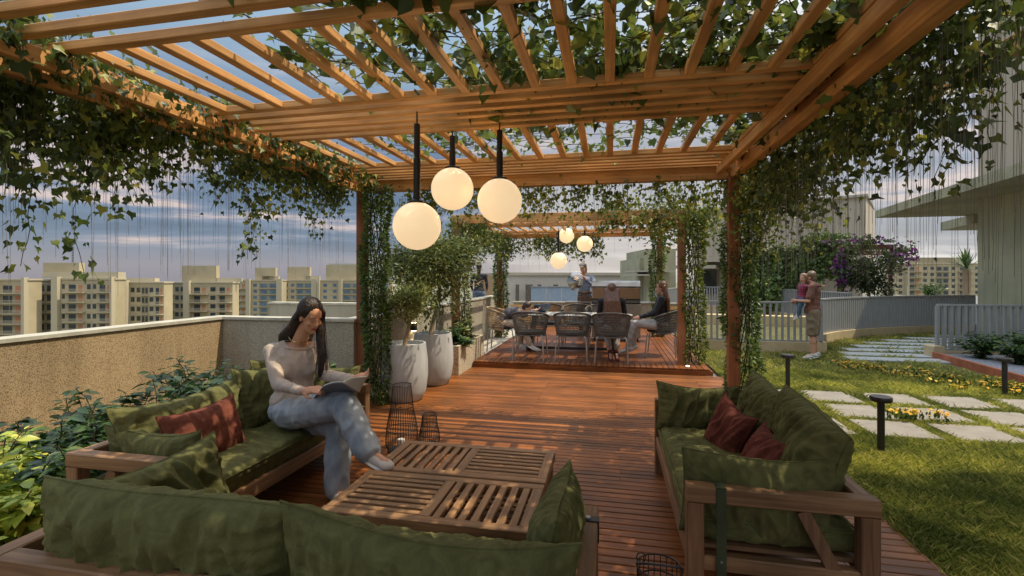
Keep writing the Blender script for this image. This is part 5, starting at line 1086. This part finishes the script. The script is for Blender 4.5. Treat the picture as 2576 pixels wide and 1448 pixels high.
mb.build('glass_panels', M('green_glass_panel', (.25, .42, .36), .15), t); mb = MB(); mb.prism(*fr(2160, 2430, 32.95, 32.95, -.749, -.7, .08)); mb.build('handrail', rail_m, t)
t = thing('building', QX(1640, 30), 'stepped olive grey apartment corner with thin balcony slabs, right of the cook', 'building', 'buildings around the terrace')
for a, b, z1 in ((1608, 1632, 2.9), (1628, 1700, 3.5)):
    mb = MB(); mb.prism(*fr(a, b, 34 if a < 1620 else 33, 34 if a < 1620 else 33, -8, z1, 6)); mb.build('wall', stucco_grn, t)
for a, b, z in ((1592, 1660, 1.65), (1600, 1700, 1.9)):
    mb = MB(); mb.prism(*fr(a, b, 31.5, 31.5, z, z+.1, 3)); mb.build('balcony_slab', low, t)
# garden pergola with ivy and bougainvillea
gp = thing('garden_pergola', QX(2000, 19.5), 'brown timber garden pergola overgrown with ivy beyond the far railing', 'pergola', kind=None); brw = M('brown_timber', (.16, .07, .045), .8, var=.2)
def gpt(px, d, z): p = QX(px, d); return Vector((p.x, p.y, z))
for px, d in ((1895, 22), (1932, 22), (1958, 21.5), (1998, 21), (2022, 20.5), (2112, 19.5)):
    mb = MB(); mb.tube([gpt(px, d, -2.3), gpt(px, d, 2.5)], .09, 6); mb.build('post', brw, gp)
for a, da, b, db, z in ((1885, 22.2, 2040, 20.3, 2.45), (2035, 20.2, 2122, 19.4, 2.75), (1885, 24, 2040, 22, 2.5)):
    mb = MB(); mb.bar(gpt(a, da, z), gpt(b, db, z), .12, .16); mb.build('beam', brw, gp)
curtain('climbing_ivy', 'dark ivy hanging in columns on the garden pergola behind the man', lambda: (lambda k: gpt(1890+k*150, 22.1-1.8*k, 2.65))(random.choice((.02, .05, .2, .23, .38, .41, .55, .58, .74, .78, .95))+U(-.035, .035)), 150, lambda p: 2.7, .11, post_ivy, 55, spread=.1, group='ivy on the garden pergola')
curtain('climbing_ivy', 'thick ivy blanket on the right part of the garden pergola above the man', lambda: (lambda k: gpt(2035+k*88, 20.1-.8*k, 3.1))(random.random()), 150, lambda p: 1.5, .11, post_ivy, 90, spread=.12, group='ivy on the garden pergola')
curtain('climbing_ivy', 'ivy fringe along the top beam of the garden pergola', lambda: (lambda k: gpt(1885+k*155, 22.2-1.8*k, 2.8))(random.random()), 110, lambda p: .4, .11, tree_m, 90, spread=.12, group='ivy on the garden pergola')
g2 = thing('garden_pergola', QX(2180, 18), 'brown framed trellis canopy with bougainvillea right of the man', 'pergola')
for a, da, b, db, z in ((2112, 18.5, 2245, 18.3, 2.72), (2112, 20.3, 2230, 20.3, 2.6)):
    mb = MB(); mb.bar(gpt(a, da, z), gpt(b, db, z), .14, .2); mb.build('beam', brw, g2)
for px, d in ((2240, 18.3), (2118, 18.5)):
    mb = MB(); mb.tube([gpt(px, d, -2.3), gpt(px, d, 2.6)], .07, 6); mb.build('post', brw, g2)
purple = leafm('bougainvillea', [(0, (.10, .015, .14)), (.6, (.18, .03, .24)), (1, (.32, .08, .36))])
def blossom(lab, c, r, n):
    P = np.array(c)+rng.normal(size=(n, 3))*np.array(r); t = thing('bougainvillea', c, lab, 'flowering vine', 'purple bougainvillea'); leaves('blossoms', P, .10, purple, t, flat=.2)
    Pg = np.array(c)+rng.normal(size=(n, 3))*np.array(r)*1.15; leaves('foliage', Pg, .10, shrub_m, t, flat=.2)
blossom('purple bougainvillea at the right corner of the brown trellis', gpt(2258, 18.2, 2.4), (.24, .3, .2), 260)
blossom('purple bougainvillea on top of the brown trellis', gpt(2150, 18.4, 3.0), (.5, .2, .07), 90)
blossom('dark purple bougainvillea hanging beside the ivy, right of the man', gpt(2118, 18.3, 1.9), (.08, .2, .4), 240)
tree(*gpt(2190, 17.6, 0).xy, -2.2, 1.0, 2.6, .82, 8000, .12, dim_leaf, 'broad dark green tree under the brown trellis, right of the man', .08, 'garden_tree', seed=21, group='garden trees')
tree(*gpt(2345, 45, 0).xy, -2.2, -.4, 1.0, .9, 900, .2, shrub_m, 'small round tree on the plaza before the far apartment block', .08, 'garden_tree', seed=22, group='garden trees')
# palm
pm = thing('palm_tree', gpt(2425, 24, -2.2), 'spiky palm top beside the wall of the right building', 'palm'); c = gpt(2432, 24, 2.0); mb = MB(); mb.tube([gpt(2432, 24, -2.2), c], [.22, .16], 10); mb.build('trunk', bark_m, pm); mb = MB()
for k in range(46):
    a = U(0, 6.3); e = U(-.25, 1.35); d = Vector((math.cos(a)*math.cos(e), math.sin(a)*math.cos(e), math.sin(e))); l = U(1.0, 1.45); sd = d.cross(Vector((0, 0, 1))).normalized()*.05; p1 = c+d*l*.5; p2 = c+d*l+Vector((0, 0, -.12*l)); mb.add([c-sd*.4, c+sd*.4, p1+sd, p1-sd, p2], [(0, 1, 2, 3), (3, 2, 4)])
mb.build('crown', shrub_m, pm)
# a few dark street lamps and parasols on the plaza
for i, (px, d, lab) in enumerate(((2218, 21, 'dark folded parasol on the plaza beyond the curved railing'), (2142, 23, 'dark lamp post on the plaza left of the folded parasol'))):
    t = thing('folded_parasol' if i == 0 else 'lamp_post', gpt(px, d, -2.2), lab, 'parasol' if i == 0 else 'lamp post'); mb = MB(); mb.tube([gpt(px, d, -2.2), gpt(px, d, .35)], .05, 8); mb.build('pole', black_m, t); mb = MB()
    p = gpt(px, d, -.75 if i == 0 else .3)
    mb.lathe([(.08, -.25), (.26, -.1), (.20, .35), (.08, .75), (.01, .95)] if i == 0 else [(.04, 0), (.16, .05), (.16, .12), (.02, .2)], tuple(p), 14); mb.build('canopy' if i == 0 else 'lamp_head', black_m, t)

# ------------------------------------------------------------------ the city beyond
cream = M('cream_render', (.42, .36, .235), .9, var=.14, vscale=.15); cream_shade = M('shaded_cream_render', (.28, .25, .17), .9, var=.14, vscale=.15); white_t = M('white_trim', (.46, .41, .29), .85, var=.06); win_m = M('city_window', (.035, .05, .06), .15, var=.5, vscale=.3); door_m = M('terracotta_door', (.45, .20, .11), .8, var=.15); bluew = M('blue_window', (.10, .17, .24), .15, var=.4, vscale=.3)  # second cream is a darker copy with shade put into the colour
def city(lab, px0, px1, d, pyt, cols, floors=7, wall=cream, fh=3.0, deep=4, win=win_m, extra=()):
    O = QX(px0, d); Rv = Vector((CA, SA, 0)); Fv = Vector((-SA, CA, 0)); W_ = (px1-px0)/FOC*d; zt = HC+(695-pyt)/FOC*d
    t = thing('apartment_block', (O.x, O.y, -45), lab, 'apartment block', 'apartment blocks of the city'); f = lambda a, b, z: tuple(O+Rv*a+Fv*b+Vector((0, 0, z-HC)))
    def bx(a0, a1, b0, b1, z0, z1, mb=None):
        mb = mb or MB(); vs = [f(x, y, z) for z in (z0, z1) for y in (b0, b1) for x in (a0, a1)]; mb.add(vs, [(0, 2, 3, 1), (4, 5, 7, 6), (0, 1, 5, 4), (2, 6, 7, 3), (0, 4, 6, 2), (1, 3, 7, 5)]); return mb
    bx(0, W_, 0, deep, -45, zt).build('wall', wall, t); bx(-.3, W_+.3, -.3, deep, zt+.002, zt+.5).build('parapet', white_t, t)
    cols = [(k_, w_*(.55 if k_ == 'pier' else 1)) for k_, w_ in cols]; tot = sum(c[1] for c in cols); x = 0
    for kind, wd in cols:
        w = wd/tot*W_; a, b = x, x+w
        if kind == 'pier': bx(a, b, -1.4, -.002, -45, zt+.9).build('pier', white_t, t)
        if kind == 'recess_shade': bx(a, b, -.05, -.002, -45, zt-1.2).build('recess_shade', cream_shade, t)  # flat strip, its recess shade is only the darker colour
        for k in range(floors):
            z = zt-1.0-(k+1)*fh+.2
            if kind in 'wW':
                n = 1 if kind == 'w' else 2
                for j in range(n):
                    c = a+w*(j+.5)/n; hw = min(.9, w/n*.32); bx(c-hw, c+hw, -.03, -.001, z+.9, z+2.4).build('window', win, t)
            if kind == 'b':
                bx(a+.15*w, a+.5*w, -.03, -.001, z+.2, z+2.3).build('window', win, t)
                if k % 2 == 0 or px0 < 300: bx(a+.62*w, a+.82*w, -.04, -.001, z+.05, z+2.2).build('door', door_m, t)
                mb = bx(a, b, -1.3, -.002, z-.18, z); bx(a, b, -1.3, -1.26, z+.95, z+1.02, mb); q_ = a
                while q_ < b: bx(q_, q_+.09, -1.29, -1.27, z, z+.95, mb); q_ += .32
                mb.build('balcony', white_t, t)
            if kind == 'recess_shade':
                for j in range(2):
                    c = a+w*(j+.5)/2; bx(c-w*.17, c+w*.17, -.09, -.052, z+.6, z+2.3).build('window', win, t)
                bx(a, b, -.5, -.051, z-.15, z+.05).build('ledge', white_t, t)
        x += w
    mb = MB()
    for k in range(floors+1): bx(-.06, W_+.06, -.12, -.06, zt-1.0-k*fh, zt-.82-k*fh, mb)
    mb.build('floor_bands', white_t, t)
    for a0, a1, b0, b1, h, wl_ in extra: bx((a0-px0)/FOC*d, (a1-px0)/FOC*d, min(b0, 2), min(b1, 4), zt+.501, zt+h).build('roof_structure', wl_, t)
    return t
city('cream apartment block at the left picture edge with stacked balconies', -110, 72, 142, 705, [('recess_shade', 40), ('pier', 10), ('W', 20), ('recess_shade', 22), ('pier', 10), ('b', 58), ('pier', 12)])
city('olive block with painted-in recess shade and dark paired windows next to the leftmost block', 76, 138, 150, 706, [('b', 16), ('recess_shade', 46)], wall=cream_shade)
city('wide block with a white roof slab and long roof hoarding', 139, 290, 146, 703, [('pier', 26), ('w', 10), ('b', 48), ('W', 26), ('b', 38), ('pier', 8)], extra=((92, 184, 3, 5, 5.2, cream), (98, 290, 1, 9, 2.3, white_t)))
city('brownish block with mixed windows between the white roof slab and the tall stair tower', 291, 412, 152, 712, [('w', 14), ('w', 16), ('pier', 5), ('W', 28), ('recess_shade', 16), ('w', 14), ('b', 22)], extra=((300, 378, 2, 7, 1.6, white_t),))
city('olive block with painted-in shade and small balconies left of the stair tower', 413, 466, 172, 712, [('b', 24), ('W', 26)], wall=cream_shade)
city('cream block topped by a tall wide stair tower', 467, 585, 170, 712, [('pier', 22), ('b', 36), ('w', 18), ('b', 32)], extra=((448, 535, 4, 14, 6.3, cream), (536, 600, 2, 2.6, 1.9, white_t)))
city('block with blue windows and dark balconies left of the woman\'s head', 586, 712, 236, 706, [('b', 28), ('pier', 14), ('w', 16), ('recess_shade', 36), ('pier', 20)], floors=9, win=bluew, extra=((636, 688, 5, 14, 6.5, cream), (654, 696, 2, 3, 2.4, white_t)))
city('block with a square roof tower right above the woman\'s head', 713, 800, 240, 706, [('w', 12), ('w', 14), ('recess_shade', 34), ('pier', 22)], floors=9, win=bluew, extra=((718, 775, 5, 14, 7.0, cream), (760, 800, 2, 3, 2.4, white_t)))
city('rightmost cream block of the row, touching the ivy covered post', 801, 985, 238, 706, [('pier', 6), ('w', 16), ('w', 16), ('pier', 10), ('recess_shade', 30), ('w', 18), ('W', 34)], floors=9, win=bluew, extra=((816, 900, 5, 14, 8.0, cream),))
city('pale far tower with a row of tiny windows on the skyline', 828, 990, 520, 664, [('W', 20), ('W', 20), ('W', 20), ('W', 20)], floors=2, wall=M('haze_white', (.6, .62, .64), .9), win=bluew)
city('beige apartment block on the right skyline beyond the plaza', 2236, 2470, 240, 664, [('w', 14), ('w', 14), ('pier', 10), ('b', 26), ('W', 26), ('recess_shade', 24), ('w', 16), ('b', 26), ('w', 18)], floors=5, extra=((2300, 2450, 3, 12, 3.4, cream_shade),))
for px, d, h, lab in ((183, 149, 11, 'lattice aerial mast on the roof with the long hoarding'),):
    p = QX(px, d); t = thing('antenna_mast', (p.x, p.y, 1), lab, 'aerial mast'); mb = MB(); z0 = 5.0
    for a in (-.25, .25): mb.tube([(p.x+a, p.y, -1), (p.x+a, p.y, z0+h-5)], .07, 4)
    for k in range(12): mb.bar((p.x-.25, p.y, z0-2+k*.8), (p.x+.25, p.y, z0-1.4+k*.8), .08, .08)
    mb.build('lattice', black_m, t)

# wall light behind the trees and the little step light
wl2 = thing('wall_light', (-3.12, 7.9, .75), 'lit wall light glowing on the parapet behind the potted trees', 'wall light'); lp = (-3.13, 7.35, .78)
mb = MB(); mb.cbox((-3.178, lp[1]-.05, .72), (-3.10, lp[1]+.05, .84), .01); mb.build('lamp_body', black_m, wl2); mb = MB(); mb.box((-3.165, lp[1]-.035, .842), (-3.115, lp[1]+.035, .847)); mb.box((-3.165, lp[1]-.035, .712), (-3.115, lp[1]+.035, .717)); mb.build('lens', emis('wall_lamp_lens', (1, .72, .38), 12), wl2)
for sg, e in ((1, 5), (-1, 5)):
    l = bpy.data.lights.new('spot', 'SPOT'); l.energy = 30; l.color = (1, .7, .36); l.spot_size = R(100); l.spot_blend = .7; l.shadow_soft_size = .02
    lo = bpy.data.objects.new('wall_lamp_beam', l); COL.objects.link(lo); lo.location = (-3.05, lp[1], .78+sg*.09); lo.rotation_euler = (R(180) if sg > 0 else 0, 0, 0)
q_ = QX(1733, 8.2); t = thing('deck_light', (1.27, 8.45, PZ), 'small round lit step light in the corner of the platform', 'deck light'); mb = MB(); mb.lathe([(.028, 0), (.028, .006), (.01, .007)], (1.27, 8.45, PZ+.001), 20); mb.build('lens', emis('deck_lens', (1, .75, .45), 6), t)

# ------------------------------------------------------------------ sky, sun, camera
w = bpy.data.worlds.new('World'); SC.world = w; w.use_nodes = True; nw = w.node_tree; bg = nw.nodes['Background']
SEL, SAZ = R(60), R(14)             # sun height; turned from +X towards +Y
sdir = Vector((math.cos(SEL)*math.cos(SAZ), math.cos(SEL)*math.sin(SAZ), math.sin(SEL)))
sky = node(nw, 'ShaderNodeTexSky'); sky.sky_type = 'NISHITA'; sky.sun_disc = False; sky.sun_elevation = SEL; sky.sun_rotation = math.atan2(sdir.x, sdir.y); sky.air_density = 1.2; sky.dust_density = 1.5
tc = node(nw, 'ShaderNodeTexCoord'); sp = node(nw, 'ShaderNodeSeparateXYZ'); nw.links.new(tc.outputs['Generated'], sp.inputs[0])
def mth(op, a, b=None, c=False):
    n = node(nw, 'ShaderNodeMath', operation=op); n.use_clamp = c
    for i, x in enumerate((a, b)):
        if x is None: continue
        if isinstance(x, (int, float)): n.inputs[i].default_value = x
        else: nw.links.new(x, n.inputs[i])
    return n.outputs[0]
zc = mth('ADD', mth('MAXIMUM', sp.outputs[2], 0.0), .10)
cb_ = node(nw, 'ShaderNodeCombineXYZ'); nw.links.new(mth('DIVIDE', sp.outputs[0], zc), cb_.inputs[0]); nw.links.new(mth('DIVIDE', sp.outputs[1], zc), cb_.inputs[1])
mpw = node(nw, 'ShaderNodeMapping'); mpw.inputs['Scale'].default_value = (.55, 1.0, 1); mpw.inputs['Rotation'].default_value = (0, 0, R(-18)); mpw.inputs['Location'].default_value = (1.3, 4.2, 0); nw.links.new(cb_.outputs[0], mpw.inputs[0])
n1 = node(nw, 'ShaderNodeTexNoise', Scale=.85, Detail=9.0, Roughness=.56, Distortion=.5); nw.links.new(mpw.outputs[0], n1.inputs['Vector'])
# clear sky colour by height
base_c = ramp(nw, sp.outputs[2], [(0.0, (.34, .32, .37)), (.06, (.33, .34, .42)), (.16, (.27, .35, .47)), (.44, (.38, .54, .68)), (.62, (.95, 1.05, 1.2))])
# cloud cover is thicker towards the right
cov = mth('ADD', n1.outputs[0], mth('MULTIPLY', mth('ADD', sp.outputs[0], .12), .30))
mk = ramp(nw, cov, [(.46, (0, 0, 0)), (.62, (1, 1, 1))])
n2 = node(nw, 'ShaderNodeTexNoise', Scale=2.6, Detail=8.0, Roughness=.6); nw.links.new(mpw.outputs[0], n2.inputs['Vector'])
cl_hi = ramp(nw, n2.outputs[0], [(.35, (.48, .52, .60)), (.60, (1.15, 1.12, 1.10))])
# low clouds: slate bands edged with pink light
mp3 = node(nw, 'ShaderNodeMapping'); mp3.inputs['Scale'].default_value = (1.6, 1.6, 13); nw.links.new(tc.outputs['Generated'], mp3.inputs[0])
n3 = node(nw, 'ShaderNodeTexNoise', Scale=1.7, Detail=7.0, Roughness=.58, Distortion=.4); nw.links.new(mp3.outputs[0], n3.inputs['Vector'])
cl_lo = ramp(nw, n3.outputs[0], [(.38, (.10, .15, .25)), (.50, (.17, .23, .35)), (.56, (.34, .34, .43)), (.63, (.80, .62, .56)), (.76, (.50, .47, .52))])
lowf = ramp(nw, sp.outputs[2], [(.02, (0, 0, 0)), (.07, (1, 1, 1)), (.24, (.9, .9, .9)), (.42, (0, 0, 0))])
c0 = mix(nw, base_c.outputs[0], cl_hi.outputs[0], mk.outputs[0])
glow = mth('MULTIPLY', ramp(nw, mth('ADD', mth('MULTIPLY', sp.outputs[0], .5), .5), [(.34, (0, 0, 0)), (.44, (1, 1, 1)), (.62, (.8, .8, .8)), (.8, (.35, .35, .35))]).outputs[0], ramp(nw, sp.outputs[2], [(.0, (.75, .75, .75)), (.22, (.55, .55, .55)), (.4, (0, 0, 0))]).outputs[0])
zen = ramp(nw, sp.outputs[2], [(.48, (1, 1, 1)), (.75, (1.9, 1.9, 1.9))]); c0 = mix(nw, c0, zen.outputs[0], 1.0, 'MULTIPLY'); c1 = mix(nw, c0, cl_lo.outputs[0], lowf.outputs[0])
bst = .12
c1 = mix(nw, c1, (.80, .72, .66), glow)
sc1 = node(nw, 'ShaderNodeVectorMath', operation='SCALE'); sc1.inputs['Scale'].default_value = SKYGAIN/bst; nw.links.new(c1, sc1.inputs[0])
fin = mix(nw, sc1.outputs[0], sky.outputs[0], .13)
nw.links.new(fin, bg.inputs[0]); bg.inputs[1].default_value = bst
sl = bpy.data.lights.new('sun', 'SUN'); sl.energy = 3.1; sl.angle = R(.5); sl.color = (1, .87, .66)
so = bpy.data.objects.new('sun', sl); COL.objects.link(so); so.rotation_euler = (-sdir).to_track_quat('-Z', 'Y').to_euler()
cam = bpy.data.cameras.new('camera'); co = bpy.data.objects.new('camera', cam); COL.objects.link(co); SC.camera = co
co.location = (0, 0, HC); co.rotation_euler = (R(90), 0, A); cam.sensor_width = 36; cam.lens = 36*FOC/2576; cam.shift_y = -29/2576; cam.clip_end = 6000; cam.clip_start = .05
SC.view_settings.view_transform = 'Standard'; SC.view_settings.look = 'None'; SC.view_settings.exposure = EXPO; SC.view_settings.gamma = 1
SC.cycles.max_bounces = 6; SC.cycles.diffuse_bounces = 4; SC.cycles.transparent_max_bounces = 8; SC.cycles.sample_clamp_indirect = 6
